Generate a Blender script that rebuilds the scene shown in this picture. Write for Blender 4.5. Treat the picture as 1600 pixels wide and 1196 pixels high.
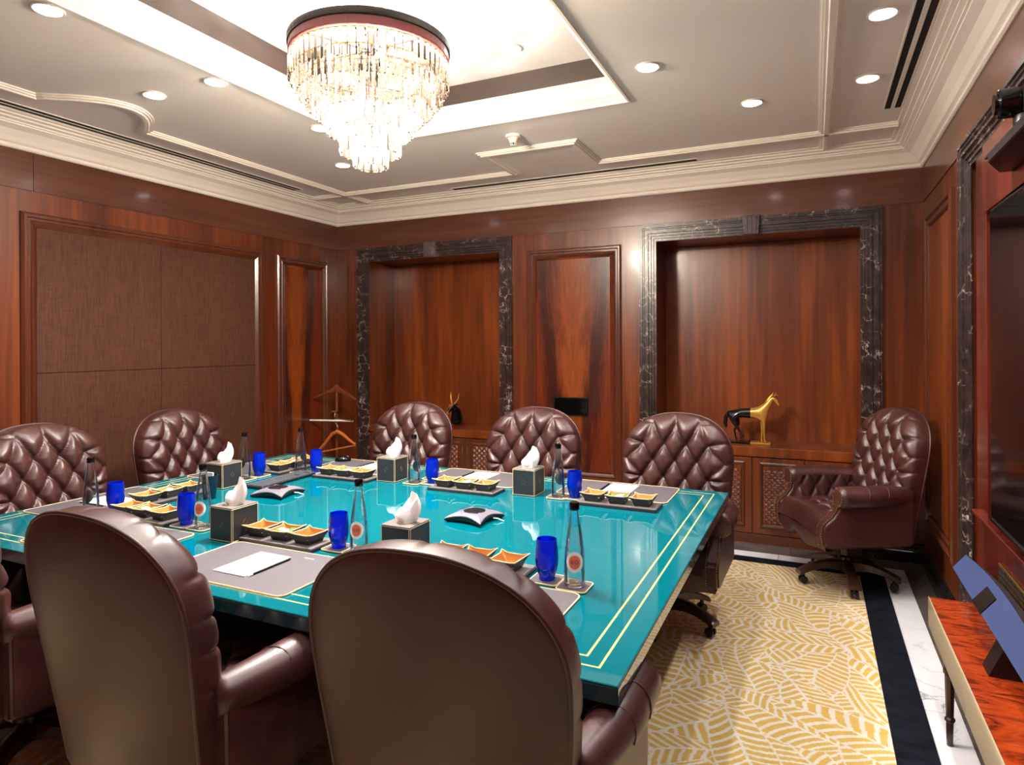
import bpy, bmesh, math, random
import numpy as np
from mathutils import Vector, Matrix, Euler
random.seed(7)
PI = math.pi
S = bpy.context.scene
COL = S.collection
for o in list(bpy.data.objects): bpy.data.objects.remove(o)

# ------------------------------------------------------------------ camera, world, exposure
F_PX, HY, YAW, ROLL, CAM_H = 1010.0, 538.0, math.radians(25.048), math.radians(0.25), 1.55
cam_d = bpy.data.cameras.new('camera'); cam = bpy.data.objects.new('camera', cam_d); COL.objects.link(cam)
cam_d.sensor_width = 36; cam_d.sensor_fit = 'HORIZONTAL'; cam_d.lens = F_PX/1600*36
cam_d.shift_y = -(598-HY)/1600; cam_d.clip_start = 0.02
cam.matrix_world = Matrix.Translation((0, 0, CAM_H)) @ Matrix.Rotation(YAW, 4, 'Z') @ Matrix.Rotation(PI/2, 4, 'X') @ Matrix.Rotation(-ROLL, 4, 'Z')
S.camera = cam
W = bpy.data.worlds.new('world'); S.world = W; W.use_nodes = True
W.node_tree.nodes['Background'].inputs[0].default_value = (0.5, 0.45, 0.4, 1)
W.node_tree.nodes['Background'].inputs[1].default_value = 0.05
S.view_settings.view_transform = 'Standard'; S.view_settings.look = 'None'
S.view_settings.gamma = 1; S.view_settings.use_curve_mapping = False
S.view_settings.exposure = 0.72
DOWN_W, CHAND_W = 26.0, 38.0          # watts: one downlight, one chandelier bulb

# ------------------------------------------------------------------ room measures (metres)
XL, XR, YB, YF, ZC = -4.488, 0.70, 5.325, -0.75, 2.95
ZCR, ZFR = 2.775, 2.53                # crown foot, frieze foot
TX0, TX1, TY0, TY1, TZ = -3.465, -0.412, 1.45, 3.575, 0.76   # table top

# ------------------------------------------------------------------ helpers
class MB:
    def __init__(s): s.v = []; s.f = []
    def add(s, vs, fs):
        b = len(s.v); s.v += [tuple(map(float, p)) for p in vs]; s.f += [tuple(i+b for i in f) for f in fs]; return s
    def box(s, x0, x1, y0, y1, z0, z1):
        return s.add([(x0,y0,z0),(x1,y0,z0),(x1,y1,z0),(x0,y1,z0),(x0,y0,z1),(x1,y0,z1),(x1,y1,z1),(x0,y1,z1)],
              [(0,3,2,1),(4,5,6,7),(0,1,5,4),(1,2,6,5),(2,3,7,6),(3,0,4,7)])
    def obox(s, p, q, w, h, up=(0,0,1), w2=None, h2=None):
        p, q = Vector(p), Vector(q); d = (q-p).normalized(); u = Vector(up)
        a = d.cross(u).normalized(); b = a.cross(d).normalized(); w2 = w2 or w; h2 = h2 or h
        vs = []
        for c, ww, hh in ((p, w, h), (q, w2, h2)):
            for i, j in ((-1,-1),(1,-1),(1,1),(-1,1)): vs.append(c + a*(i*ww/2) + b*(j*hh/2))
        return s.add(vs, [(0,1,2,3),(7,6,5,4),(0,4,5,1),(1,5,6,2),(2,6,7,3),(3,7,4,0)])
    def tube(s, pts, r, n=10, closed=False, cap=True):
        pts = [Vector(p) for p in pts]; m = len(pts); rr = r if isinstance(r, (list, tuple)) else [r]*m
        rings = []; pa = None
        for i, p in enumerate(pts):
            if closed: t = pts[(i+1) % m]-pts[i-1]
            else: t = pts[min(i+1, m-1)]-pts[max(i-1, 0)]
            t.normalize()
            if pa is None:
                pa = t.orthogonal().normalized()
            pa = (pa - t*pa.dot(t))
            if pa.length < 1e-6: pa = t.orthogonal()
            pa.normalize(); b = t.cross(pa)
            rings.append([p + (pa*math.cos(2*PI*k/n)+b*math.sin(2*PI*k/n))*rr[i] for k in range(n)])
        vs = [v for r_ in rings for v in r_]; fs = []
        for i in range(m if closed else m-1):
            j = (i+1) % m
            for k in range(n): fs.append((i*n+k, i*n+(k+1) % n, j*n+(k+1) % n, j*n+k))
        if not closed and cap: fs += [tuple(range(n-1, -1, -1)), tuple((m-1)*n+k for k in range(n))]
        return s.add(vs, fs)
    def lathe(s, prof, n=24, c=(0,0,0)):
        vs = []; fs = []; m = len(prof)
        for r, z in prof:
            for k in range(n): vs.append((c[0]+max(r, 1e-5)*math.cos(2*PI*k/n), c[1]+max(r, 1e-5)*math.sin(2*PI*k/n), c[2]+z))
        for i in range(m-1):
            for k in range(n): fs.append((i*n+k, i*n+(k+1) % n, (i+1)*n+(k+1) % n, (i+1)*n+k))
        fs.append(tuple(range(n-1, -1, -1))); fs.append(tuple((m-1)*n+k for k in range(n)))
        return s.add(vs, fs)
    def prism(s, poly, z0, z1, mp=lambda x, y, z: (x, y, z)):
        n = len(poly); vs = [mp(x, y, z0) for x, y in poly]+[mp(x, y, z1) for x, y in poly]
        return s.add(vs, [tuple(range(n-1, -1, -1)), tuple(range(n, 2*n))]+[(i, (i+1) % n, n+(i+1) % n, n+i) for i in range(n)])
    def grid(s, P):
        a, b = P.shape[:2]; vs = P.reshape(-1, 3)
        return s.add(vs, [(i*b+j, i*b+j+1, (i+1)*b+j+1, (i+1)*b+j) for i in range(a-1) for j in range(b-1)])
    def sphere(s, c, r, n=8, m=6, sc=(1,1,1)):
        vs = []; fs = []
        for i in range(m+1):
            t = PI*i/m
            for k in range(n):
                p = 2*PI*k/n; q = max(math.sin(t), 1e-3)
                vs.append((c[0]+r*sc[0]*q*math.cos(p), c[1]+r*sc[1]*q*math.sin(p), c[2]+r*sc[2]*math.cos(t)))
        for i in range(m):
            for k in range(n): fs.append((i*n+k, (i+1)*n+k, (i+1)*n+(k+1) % n, i*n+(k+1) % n))
        return s.add(vs, fs)
    def mesh(s, name, smooth=None, bevel=0, seg=1, merge=0):
        me = bpy.data.meshes.new(name); me.from_pydata(s.v, [], s.f)
        bm = bmesh.new(); bm.from_mesh(me)
        if merge: bmesh.ops.remove_doubles(bm, verts=bm.verts, dist=merge)
        bmesh.ops.recalc_face_normals(bm, faces=bm.faces)
        if bevel:
            es = [e for e in bm.edges if len(e.link_faces) == 2 and e.calc_face_angle(0) > 0.5]
            bmesh.ops.bevel(bm, geom=es, offset=bevel, segments=seg, affect='EDGES', clamp_overlap=True)
        bm.to_mesh(me); bm.free()
        if smooth is not None:
            me.polygons.foreach_set('use_smooth', [True]*len(me.polygons))
            if smooth < 180: me.set_sharp_from_angle(angle=math.radians(smooth))
        return me
    def build(s, name, mat, parent=None, smooth=None, bevel=0, seg=1, merge=0, kind=None, label=None):
        o = bpy.data.objects.new(name, s.mesh(name, smooth, bevel, seg, merge)); COL.objects.link(o)
        o.data.materials.append(mat)
        if parent: o.parent = parent
        if kind: o['kind'] = kind
        if label: o['label'] = label
        return o

def link(name, data, parent=None, loc=(0,0,0), rot=(0,0,0)):
    o = bpy.data.objects.new(name, data); COL.objects.link(o); o.location = loc; o.rotation_euler = rot
    if parent: o.parent = parent
    return o
def tag(o, label, cat, group=None):
    o['label'] = label; o['category'] = cat
    if group: o['group'] = group
    return o
def thing(name, label, cat, loc=(0,0,0), rz=0, group=None):
    return tag(link(name, None, None, loc, (0,0,rz)), label, cat, group)
def struct(o): o['kind'] = 'structure'; return o
def copy_tree(o, parent=None):
    c = o.copy(); COL.objects.link(c); c.parent = parent
    for ch in list(o.children): copy_tree(ch, c)
    return c
def put(proto, used, loc, rz, label, group=None):
    o = proto if not used else copy_tree(proto)
    o.location = loc; o.rotation_euler = (0, 0, rz); o['label'] = label
    if group: o['group'] = group
    return o

def sweep(pts, prof, closed, mp, split=False):
    """mitred sweep of a profile [(offset to the left, height)] along a 2-D path"""
    P = [Vector((p[0], p[1])) for p in pts]; n = len(P); rings = []
    for i in range(n):
        a = P[i]-P[i-1] if (closed or i > 0) else None
        b = P[(i+1) % n]-P[i] if (closed or i < n-1) else None
        if a is None: a = b
        if b is None: b = a
        a = a.normalized(); b = b.normalized(); na = Vector((-a.y, a.x)); nb = Vector((-b.y, b.x))
        m = (na+nb).normalized(); m = m/max(m.dot(na), 0.2)
        rings.append([mp(P[i].x+m.x*o, P[i].y+m.y*o, h) for o, h in prof])
    k = len(prof); segs = n if closed else n-1; out = []; all_ = MB()
    for i in range(segs):
        j = (i+1) % n; mb = MB() if split else all_
        mb.add(rings[i]+rings[j], [(q, (q+1) % k, k+(q+1) % k, k+q) for q in range(k)] +
               ([tuple(range(k-1, -1, -1)), tuple(range(k, 2*k))] if (split or (not closed and segs == 1)) else []))
        if split: out.append(mb)
    if not split and not closed and segs > 1:
        all_.add(rings[0], [tuple(range(k-1, -1, -1))]); all_.add(rings[-1], [tuple(range(k))])
    return out if split else all_
def rect(a0, a1, b0, b1): return [(a0, b0), (a1, b0), (a1, b1), (a0, b1)]
mpB = lambda u, v, h: (u, YB-h, v)
mpL = lambda u, v, h: (XL+h, u, v)
mpR = lambda u, v, h: (XR-h, u, v)
mpC = lambda x, y, h: (x, y, h)
def rrect(w, d, r, n=5):
    out = []
    for cx, cy, a0 in ((w/2-r, d/2-r, 0), (-w/2+r, d/2-r, PI/2), (-w/2+r, -d/2+r, PI), (w/2-r, -d/2+r, 1.5*PI)):
        for i in range(n+1):
            a = a0+PI/2*i/n; out.append((cx+r*math.cos(a), cy+r*math.sin(a)))
    return out

# ------------------------------------------------------------------ materials
def srgb(r, g, b):
    f = lambda c: c/12.92 if c <= 0.04045 else ((c+0.055)/1.055)**2.4
    return (f(r/255), f(g/255), f(b/255), 1)
class NM:
    def __init__(s, name):
        s.m = bpy.data.materials.new(name); s.m.use_nodes = True; s.t = s.m.node_tree; s.n = s.t.nodes; s.b = s.n['Principled BSDF']
        s.out = s.n['Material Output']
    def new(s, typ, **kw):
        n = s.n.new(typ)
        for k, v in kw.items():
            if k in n.inputs: n.inputs[k].default_value = v
            else: setattr(n, k, v)
        return n
    def l(s, a, b): s.t.links.new(a, b)
    def pos(s, scale=(1,1,1), gen=False, obj=False):
        mp = s.new('ShaderNodeMapping'); mp.inputs['Scale'].default_value = scale
        if gen or obj: s.l(s.new('ShaderNodeTexCoord').outputs['Generated' if gen else 'Object'], mp.inputs[0])
        else: s.l(s.new('ShaderNodeNewGeometry').outputs['Position'], mp.inputs[0])
        return mp.outputs[0]
    def noise(s, vec, scale, detail=4, rough=.55, dist=0):
        n = s.new('ShaderNodeTexNoise'); n.inputs['Scale'].default_value = scale; n.inputs['Detail'].default_value = detail
        n.inputs['Roughness'].default_value = rough; n.inputs['Distortion'].default_value = dist
        if vec is not None: s.l(vec, n.inputs['Vector'])
        return n.outputs[0]
    def ramp(s, fac, stops):
        r = s.new('ShaderNodeValToRGB'); e = r.color_ramp.elements
        while len(e) < len(stops): e.new(0.5)
        for k, (p, c) in zip(e, stops): k.position = p; k.color = c if len(c) == 4 else (*c, 1)
        s.l(fac, r.inputs[0]); return r.outputs[0]
    def mix(s, fac, a, b, mode='MIX'):
        n = s.new('ShaderNodeMix', data_type='RGBA', blend_type=mode)
        for i, x in ((0, fac), (6, a), (7, b)):
            if isinstance(x, bpy.types.NodeSocket): s.l(x, n.inputs[i])
            else: n.inputs[i].default_value = x
        return n.outputs[2]
    def math(s, op, a, b=0, c=None):
        n = s.new('ShaderNodeMath', operation=op)
        for i, x in enumerate((a, b, c)):
            if x is None: continue
            if isinstance(x, bpy.types.NodeSocket): s.l(x, n.inputs[i])
            else: n.inputs[i].default_value = x
        return n.outputs[0]
    def bump(s, h, strength=.2, dist=.01):
        b = s.new('ShaderNodeBump'); b.inputs['Strength'].default_value = strength; b.inputs['Distance'].default_value = dist
        s.l(h, b.inputs['Height']); s.l(b.outputs[0], s.b.inputs['Normal'])
    def p(s, **kw):
        for k, v in kw.items():
            k = k.replace('_', ' ')
            if isinstance(v, bpy.types.NodeSocket): s.l(v, s.b.inputs[k])
            else: s.b.inputs[k].default_value = v
        return s
def plain(name, rgb, rough=.5, metal=0, coat=0, **kw):
    n = NM(name); n.p(Base_Color=srgb(*rgb), Roughness=rough, Metallic=metal, Coat_Weight=coat, **kw); return n.m
def wood(name, dark, mid, light, axis, fine=26, rough=.34, coat=.3, coat_rough=.12):
    n = NM(name); sc = [fine, fine, fine]; sc['XYZ'.index(axis)] = 0.9
    a = n.noise(n.pos(tuple(sc)), 1.0, 6, .6, .4)
    sc2 = [3.2, 3.2, 3.2]; sc2['XYZ'.index(axis)] = .35
    b = n.noise(n.pos(tuple(sc2)), 1.0, 3, .5, .6)
    f = n.math('ADD', n.math('MULTIPLY', a, .55), n.math('MULTIPLY', b, .45))
    n.p(Base_Color=n.ramp(f, [(.33, srgb(*dark)), (.5, srgb(*mid)), (.68, srgb(*light))]), Roughness=rough, Coat_Weight=coat, Coat_Roughness=coat_rough)
    n.bump(a, .04, .004); return n.m
WD, WM_, WLt = (56, 22, 8), (94, 41, 14), (130, 64, 24)
m_wood_z = wood('mahogany_vertical', WD, WM_, WLt, 'Z')
m_wood_x = wood('mahogany_along_x', (64, 31, 18), (88, 45, 27), (108, 59, 36), 'X')
m_wood_y = wood('mahogany_along_y', (64, 31, 18), (88, 45, 27), (108, 59, 36), 'Y')
m_mould = wood('mahogany_moulding', (62, 28, 15), (82, 39, 21), (100, 51, 28), 'Z', rough=.28)
m_niche = wood('mahogany_niche', (68, 28, 8), (108, 48, 13), (142, 72, 24), 'Z', 20)
m_red = wood('rosewood_red', (40, 14, 11), (100, 36, 25), (140, 60, 41), 'Z', 5, .25, .5)
m_console = NM('console_top')
_v = m_console.noise(m_console.pos((4, 11, 4)), 1, 5, .65, 2.2)
m_console.p(Base_Color=m_console.ramp(_v, [(.34, srgb(70, 24, 12)), (.48, srgb(150, 52, 20)), (.7, srgb(186, 76, 32))]), Roughness=.12, Coat_Weight=.6, Coat_Roughness=.05)
m_console = m_console.m
m_leg_wood = wood('dark_walnut', (36, 18, 14), (58, 30, 24), (74, 42, 34), 'Y', 20, .3)

def flame(name, book):
    n = NM(name); g = n.pos((1, 1, 1), gen=True); sep = n.new('ShaderNodeSeparateXYZ'); n.l(g, sep.inputs[0])
    u = n.math('MAXIMUM', sep.outputs[0], sep.outputs[1]) if False else sep.outputs[0 if book else 1]
    c = n.math('ABSOLUTE', n.math('SUBTRACT', u, .5)) if book else n.math('ABSOLUTE', n.math('SUBTRACT', u, .3))
    cb = n.new('ShaderNodeCombineXYZ'); n.l(c, cb.inputs[0]); n.l(sep.outputs[2], cb.inputs[2])
    mp = n.new('ShaderNodeMapping'); mp.inputs['Scale'].default_value = (7, 1, 2.6); n.l(cb.outputs[0], mp.inputs[0])
    big = n.noise(mp.outputs[0], 1.0, 3, .5, 1.1)
    mp2 = n.new('ShaderNodeMapping'); mp2.inputs['Scale'].default_value = (34, 1, 9); n.l(cb.outputs[0], mp2.inputs[0])
    fine = n.noise(mp2.outputs[0], 1.0, 5, .6, 1.5)
    # light heart narrowing towards the foot, dark feathers beside it
    edge = n.math('ADD', n.math('MULTIPLY', sep.outputs[2], .2), -.04)
    t = n.math('SUBTRACT', n.math('ADD', c, n.math('MULTIPLY', big, .28)), n.math('ADD', edge, .14))
    f = n.math('ADD', n.math('MULTIPLY', t, 2.4), n.math('MULTIPLY', n.math('SUBTRACT', fine, .5), .7))
    col = n.ramp(f, [(.0, srgb(132, 64, 18)), (.22, srgb(106, 47, 15)), (.42, srgb(60, 20, 9)), (.62, srgb(56, 19, 9)), (.85, srgb(106, 42, 16))])
    cb3 = n.new('ShaderNodeCombineXYZ'); n.l(n.math('MULTIPLY', c, 40), cb3.inputs[0]); n.l(n.math('MULTIPLY', n.math('SUBTRACT', sep.outputs[2], n.math('MULTIPLY', c, 1.1)), 9), cb3.inputs[2])
    fg = n.ramp(n.noise(cb3.outputs[0], 1.0, 4, .6, .8), [(.3, (.5, .42, .36)), (.6, (1, 1, 1))])
    n.p(Base_Color=n.mix(.85, col, fg, 'MULTIPLY'), Roughness=.3, Coat_Weight=.5, Coat_Roughness=.08); return n.m
m_flame_b = flame('flame_mahogany_bookmatched', True)
m_flame_l = flame('flame_mahogany', False)

def marble(name, base, base2, vein, sc, rough=.2, thick=.02):
    n = NM(name); p = n.pos(); d = n.noise(p, 6*sc, 5, .65)
    vv = n.new('ShaderNodeVectorMath', operation='MULTIPLY_ADD')
    nn = n.new('ShaderNodeTexNoise'); nn.inputs['Scale'].default_value = 5*sc; nn.inputs['Detail'].default_value = 5
    n.l(p, nn.inputs['Vector']); n.l(nn.outputs[1], vv.inputs[0]); vv.inputs[1].default_value = (.35/sc,)*3; n.l(p, vv.inputs[2])
    vo = n.new('ShaderNodeTexVoronoi', feature='DISTANCE_TO_EDGE'); vo.inputs['Scale'].default_value = 4.2*sc; n.l(vv.outputs[0], vo.inputs['Vector'])
    v1 = n.ramp(vo.outputs['Distance'], [(0, (1,1,1)), (thick, (.7,.7,.7)), (thick*3, (0,0,0))])
    msk = n.ramp(n.noise(p, 3.1*sc, 2), [(.47, (0,0,0)), (.68, (1,1,1))])
    fac = n.mix(1.0, v1, msk, 'MULTIPLY')
    col = n.mix(fac, n.ramp(d, [(.35, srgb(*base)), (.7, srgb(*base2))]), srgb(*vein))
    n.p(Base_Color=col, Roughness=rough, Coat_Weight=.15, Coat_Roughness=.2); return n.m
m_marble = marble('dark_emperador_marble', (30, 19, 17), (62, 44, 40), (196, 178, 168), 3.0, .34, .014)
m_key = marble('grey_marble', (66, 52, 56), (92, 76, 80), (150, 140, 140), 2.0, .25, .012)
m_white_marble = marble('white_marble', (226, 226, 228), (240, 240, 240), (150, 152, 158), .55, .14, .006)
m_grey_stone = marble('grey_stone', (74, 66, 62), (104, 95, 90), (130, 122, 116), 1.2, .3, .01)
m_black_stone = marble('black_stone', (20, 18, 18), (38, 34, 33), (90, 86, 84), 1.2, .15, .008)

m_white = plain('ceiling_paint', (240, 236, 234), .55)
m_white_g = plain('moulding_paint', (240, 234, 228), .38)
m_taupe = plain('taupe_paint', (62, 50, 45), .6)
def fabric():
    n = NM('brown_wallcloth'); a = n.noise(n.pos((140, 140, 9)), 1, 3, .6); b = n.noise(n.pos((9, 9, 140)), 1, 2, .6)
    f = n.math('ADD', n.math('MULTIPLY', a, .7), n.math('MULTIPLY', b, .3))
    n.p(Base_Color=n.ramp(f, [(.3, srgb(56, 29, 18)), (.7, srgb(88, 52, 36))]), Roughness=.7, Specular_IOR_Level=.25); n.bump(f, .25, .003); return n.m
m_fabric = fabric()
def leather():
    n = NM('burgundy_leather'); p = n.pos((1,1,1), obj=True)
    a = n.noise(p, 7, 3, .5); b = n.noise(p, 260, 2, .6)
    n.p(Base_Color=n.ramp(a, [(.3, srgb(56, 27, 23)), (.7, srgb(74, 39, 33))]), Roughness=.4, Coat_Weight=.12, Coat_Roughness=.25, Specular_IOR_Level=.55)
    n.bump(b, .08, .002); return n.m
m_leather = leather()
m_nail = plain('brass_nails', (150, 110, 70), .3, 1)
m_black = plain('black_plastic', (14, 14, 15), .35)
m_black_g = plain('black_gloss', (8, 8, 9), .08)
m_dark = plain('dark_void', (6, 6, 6), .7)
m_chrome = plain('chrome', (200, 200, 200), .15, 1)
m_brass = plain('brass', (205, 170, 105), .3, 1)
m_gold_stat = plain('gold_leaf', (226, 170, 84), .32, .75)
m_teal = NM('teal_lacquer'); m_teal.p(Base_Color=srgb(0, 94, 106), Roughness=.03, Specular_IOR_Level=.45); m_teal = m_teal.m
m_inlay = plain('gold_inlay', (222, 206, 128), .3, .25)
m_table_edge = plain('teal_edge_lacquer', (2, 58, 68), .07, 0, .8, Coat_Roughness=.03)
m_table_base = plain('table_base_dark', (22, 16, 15), .3)
m_pad = plain('grey_pad_leather', (86, 80, 84), .5)
m_cream = plain('cream_edge', (222, 200, 150), .5)
m_boxl = plain('black_leather', (40, 41, 45), .45)
m_greytop = plain('grey_leather', (104, 96, 94), .45)
m_tan = plain('tan_leather', (186, 126, 62), .5)
m_tissue = plain('tissue_paper', (246, 246, 246), .8, Subsurface_Weight=.15)
m_paper = plain('paper', (246, 245, 242), .7)
m_grey_ink = plain('grey_ink', (190, 192, 190), .7)
m_green = plain('sachet_green', (60, 150, 60), .4)
m_sil = plain('silver_plastic', (128, 122, 132), .35, .3)
m_keys = plain('key_caps', (78, 78, 84), .4)
m_navy = None
m_blue_bar = plain('blue_speaker_cloth', (44, 58, 102), .8)
m_bar_side = plain('bar_side_grey', (58, 60, 70), .4)
m_beige = plain('champagne_lacquer', (206, 190, 160), .18, .2, .5)
m_hanger = plain('hanger_wood', (178, 96, 40), .4)
m_valet = wood('valet_wood', (84, 36, 16), (104, 50, 24), (124, 66, 34), 'Z')
m_coral = plain('coral_label', (226, 112, 82), .5)
m_label = plain('white_label', (232, 228, 224), .5)
m_purple = plain('label_ink', (86, 24, 66), .5)
m_navycup = plain('navy_cup', (10, 34, 46), .25)
def emis(name, rgb, st):
    n = NM(name); n.p(Base_Color=srgb(*rgb), Emission_Color=srgb(*rgb), Emission_Strength=st); return n.m
m_lamp = emis('downlight_glow', (255, 250, 250), 28)
m_bulb = emis('bulb_glow', (255, 232, 190), 60)
m_led_b = emis('led_blue', (60, 70, 255), 6)
m_led_r = emis('led_red', (255, 60, 90), 1.5)
def thin_glass(name, tint, gloss=.9, body=None, body_f=0):
    n = NM(name); t = n.new('ShaderNodeBsdfTransparent'); t.inputs[0].default_value = tint
    g = n.new('ShaderNodeBsdfGlossy'); g.inputs['Roughness'].default_value = .02; g.inputs[0].default_value = (1,1,1,1)
    lw = n.new('ShaderNodeFresnel'); lw.inputs[0].default_value = 1.45
    f = n.math('MULTIPLY', lw.outputs[0], gloss)
    base = t.outputs[0]
    if body:
        d = n.new('ShaderNodeBsdfTranslucent'); d.inputs[0].default_value = body
        d2 = n.new('ShaderNodeBsdfDiffuse'); d2.inputs[0].default_value = body
        m0 = n.new('ShaderNodeMixShader'); m0.inputs[0].default_value = .5; n.l(d.outputs[0], m0.inputs[1]); n.l(d2.outputs[0], m0.inputs[2])
        m1 = n.new('ShaderNodeMixShader'); m1.inputs[0].default_value = body_f; n.l(base, m1.inputs[1]); n.l(m0.outputs[0], m1.inputs[2]); base = m1.outputs[0]
    m = n.new('ShaderNodeMixShader'); n.l(f, m.inputs[0]); n.l(base, m.inputs[1]); n.l(g.outputs[0], m.inputs[2]); n.l(m.outputs[0], n.out.inputs[0])
    return n.m
m_glass = thin_glass('clear_glass', (.985, .992, .992, 1), .75)
m_blue_glass = thin_glass('cobalt_glass', (.05, .16, .95, 1), 1.0, (0.0, .05, .9, 1), .5)
m_crystal = thin_glass('crystal', (.84, .81, .76, 1), 1.1, (1, .96, .9, 1), .006)
m_water = thin_glass('water', (.99, .996, .996, 1), .6)
def carpet_mat():
    n = NM('leaf_pattern_carpet'); a = n.new('ShaderNodeVertexColor'); a.layer_name = 'leaf'
    f = n.noise(n.pos(), 420, 2, .6); q = n.noise(n.pos(), 22, 3, .6)
    c1 = n.mix(q, srgb(204, 162, 78), srgb(224, 190, 112)); c2 = n.mix(q, srgb(220, 208, 188), srgb(238, 230, 216))
    n.p(Base_Color=n.mix(a.outputs[0], c2, c1), Roughness=.95, Specular_IOR_Level=.15); n.bump(f, .5, .006); return n.m
m_carpet = carpet_mat()
def navy():
    n = NM('navy_carpet_border'); f = n.noise(n.pos(), 380, 2, .6); q = n.noise(n.pos((8, 16, 8)), 1, 4, .7)
    n.p(Base_Color=n.ramp(q, [(.35, srgb(11, 12, 20)), (.7, srgb(27, 30, 42))]), Roughness=.95, Specular_IOR_Level=.1); n.bump(f, .5, .006); return n.m
m_navy = navy()

# ------------------------------------------------------------------ room shell
floor = struct(MB().box(XL-.2, XR+.2, YF-.2, YB+.6, -.12, -.004).build('floor', m_grey_stone))
# stone borders laid as single slabs round the carpet
CX0, CX1, CY0, CY1 = -4.05, .415, -.30, 4.962          # carpet outline (with navy border)
WX0, WX1, WY0, WY1 = -4.19, .55, -.44, 5.105            # outer edge of the white marble
def slabs(x0, x1, y0, y1, along, step, name, mat):
    a0, a1 = (x0, x1) if along == 'x' else (y0, y1); k = max(1, round((a1-a0)/step)); st = (a1-a0)/k; g = .0015
    for i in range(k):
        p, q = a0+i*st+g, a0+(i+1)*st-g
        b = (p, q, y0+g, y1-g) if along == 'x' else (x0+g, x1-g, p, q)
        MB().box(*b, -.02, 0).build(name, mat, floor, bevel=.001)
slabs(WX0, WX1, CY1, WY1, 'x', .8, 'marble_tile', m_white_marble)
slabs(CX1, WX1, CY0, CY1, 'y', .9, 'marble_tile', m_white_marble)
slabs(WX0, CX0, CY0, CY1, 'y', .9, 'marble_tile', m_white_marble)
slabs(WX0, WX1, WY0, CY0, 'x', .8, 'marble_tile', m_white_marble)
slabs(XL, XR, WY1, YB+.1, 'x', .8, 'stone_tile', m_grey_stone)
slabs(WX1, XR, WY0, WY1, 'y', .9, 'stone_tile', m_grey_stone)
slabs(XL, WX0, WY0, WY1, 'y', .9, 'stone_tile', m_grey_stone)
slabs(XL, XR, YF, WY0, 'x', .8, 'stone_tile', m_grey_stone)

# walls
TH = .25
NL = (-4.081, -2.595); NR = (-1.184, .307); NZ = 2.39; ND = .42      # niche openings
wb = MB()
for a, b in ((XL-TH, NL[0]), (NL[1], NR[0]), (NR[1], XR+TH)): wb.box(a, b, YB, YB+.6, -.1, 3.4)
for a, b in (NL, NR): wb.box(a, b, YB, YB+.6, NZ, 3.4); wb.box(a, b, YB+ND+.012, YB+.6, -.1, NZ)
wall_back = struct(wb.build('wall_back', m_wood_z))
for a, b in (NL, NR):
    MB().box(a+.001, b-.001, YB+ND, YB+ND+.013, .7, NZ-.001).build('niche_panel', m_niche, wall_back)
wall_left = struct(MB().box(XL-TH, XL, YF-.3, YB+.6, -.1, 3.4).build('wall_left', m_wood_z))
# right wall has the screen recess
RY0, RY1, RZ1 = 1.25, 3.812, 2.42
wr = MB().box(XR, XR+TH, RY1, YB+.6, -.1, 3.4).box(XR, XR+TH, YF-.3, RY0, -.1, 3.4).box(XR, XR+TH, RY0, RY1, RZ1, 3.4).box(XR+.06, XR+TH, RY0, RY1, -.1, RZ1)
wall_right = struct(wr.build('wall_right', m_wood_z))
wall_front = struct(MB().box(XL-.3, XR+.3, YF-.25, YF, -.1, 3.4).build('wall_front', m_wood_z))
# friezes: one board each, a hair proud of the wall
FZ0, FZ1 = ZFR+.003, 2.9
MB().box(XL, XR, YB-.006, YB, FZ0, FZ1).build('frieze', m_wood_x, wall_back)
for y0, y1 in ((YF, 2.43), (2.433, YB-.006)): MB().box(XL, XL+.006, y0, y1, FZ0, FZ1).build('frieze', m_wood_y, wall_left)
MB().box(XR-.006, XR, YF, YB-.006, FZ0, FZ1).build('frieze', m_wood_y, wall_right)
MB().box(XL, XR, YF, YF+.006, FZ0, FZ1).build('frieze', m_wood_x, wall_front)

# ------------------------------------------------------------------ ceiling
TRX0, TRX1, TRY0, TRY1 = -2.79, -.952, 1.36, 3.66
c = MB().box(XL-.2, TRX0, YF-.2, YB+.5, ZC, ZC+.05).box(TRX1, XR+.2, YF-.2, YB+.5, ZC, ZC+.05)
c.box(TRX0, TRX1, TRY1, YB+.5, ZC, ZC+.05).box(TRX0, TRX1, YF-.2, TRY0, ZC, ZC+.05)
ceiling = struct(c.build('ceiling', m_white))
MB().box(TRX0-.05, TRX1+.05, TRY0-.05, TRY1+.05, 3.165, 3.2).build('tray_ceiling', m_white, ceiling)
tray = rect(TRX0, TRX1, TRY0, TRY1)
sweep(tray, [(0, ZC-.012), (.012, ZC-.012), (.012, ZC+.004), (.028, ZC+.01), (.028, ZC+.022), (.045, ZC+.03), (.075, ZC+.062), (.088, ZC+.082), (.088, ZC+.092), (.105, ZC+.1), (.105, ZC+.118), (0, ZC+.118)], True, mpC).build('tray_moulding', m_white_g, ceiling)
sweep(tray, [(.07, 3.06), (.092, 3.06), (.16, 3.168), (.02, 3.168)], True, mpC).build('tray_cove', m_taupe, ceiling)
crown = struct(sweep(rect(XL, XR, YF, YB), [(0, ZCR), (.012, ZCR), (.022, ZCR+.006), (.026, ZCR+.016), (.02, ZCR+.026), (.03, ZCR+.03), (.04, ZCR+.036), (.058, ZCR+.062), (.09, ZCR+.096), (.13, ZCR+.116), (.13, ZCR+.124),
     (.142, ZCR+.126), (.142, ZCR+.134), (.165, ZCR+.142), (.165, ZCR+.15), (.19, ZCR+.156), (.19, ZCR+.164), (.215, ZCR+.168), (.215, ZC+.01), (0, ZC+.01)], True, mpC).build('trim_1', m_white_g))
crown['label'] = 'white stepped crown moulding'
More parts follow.
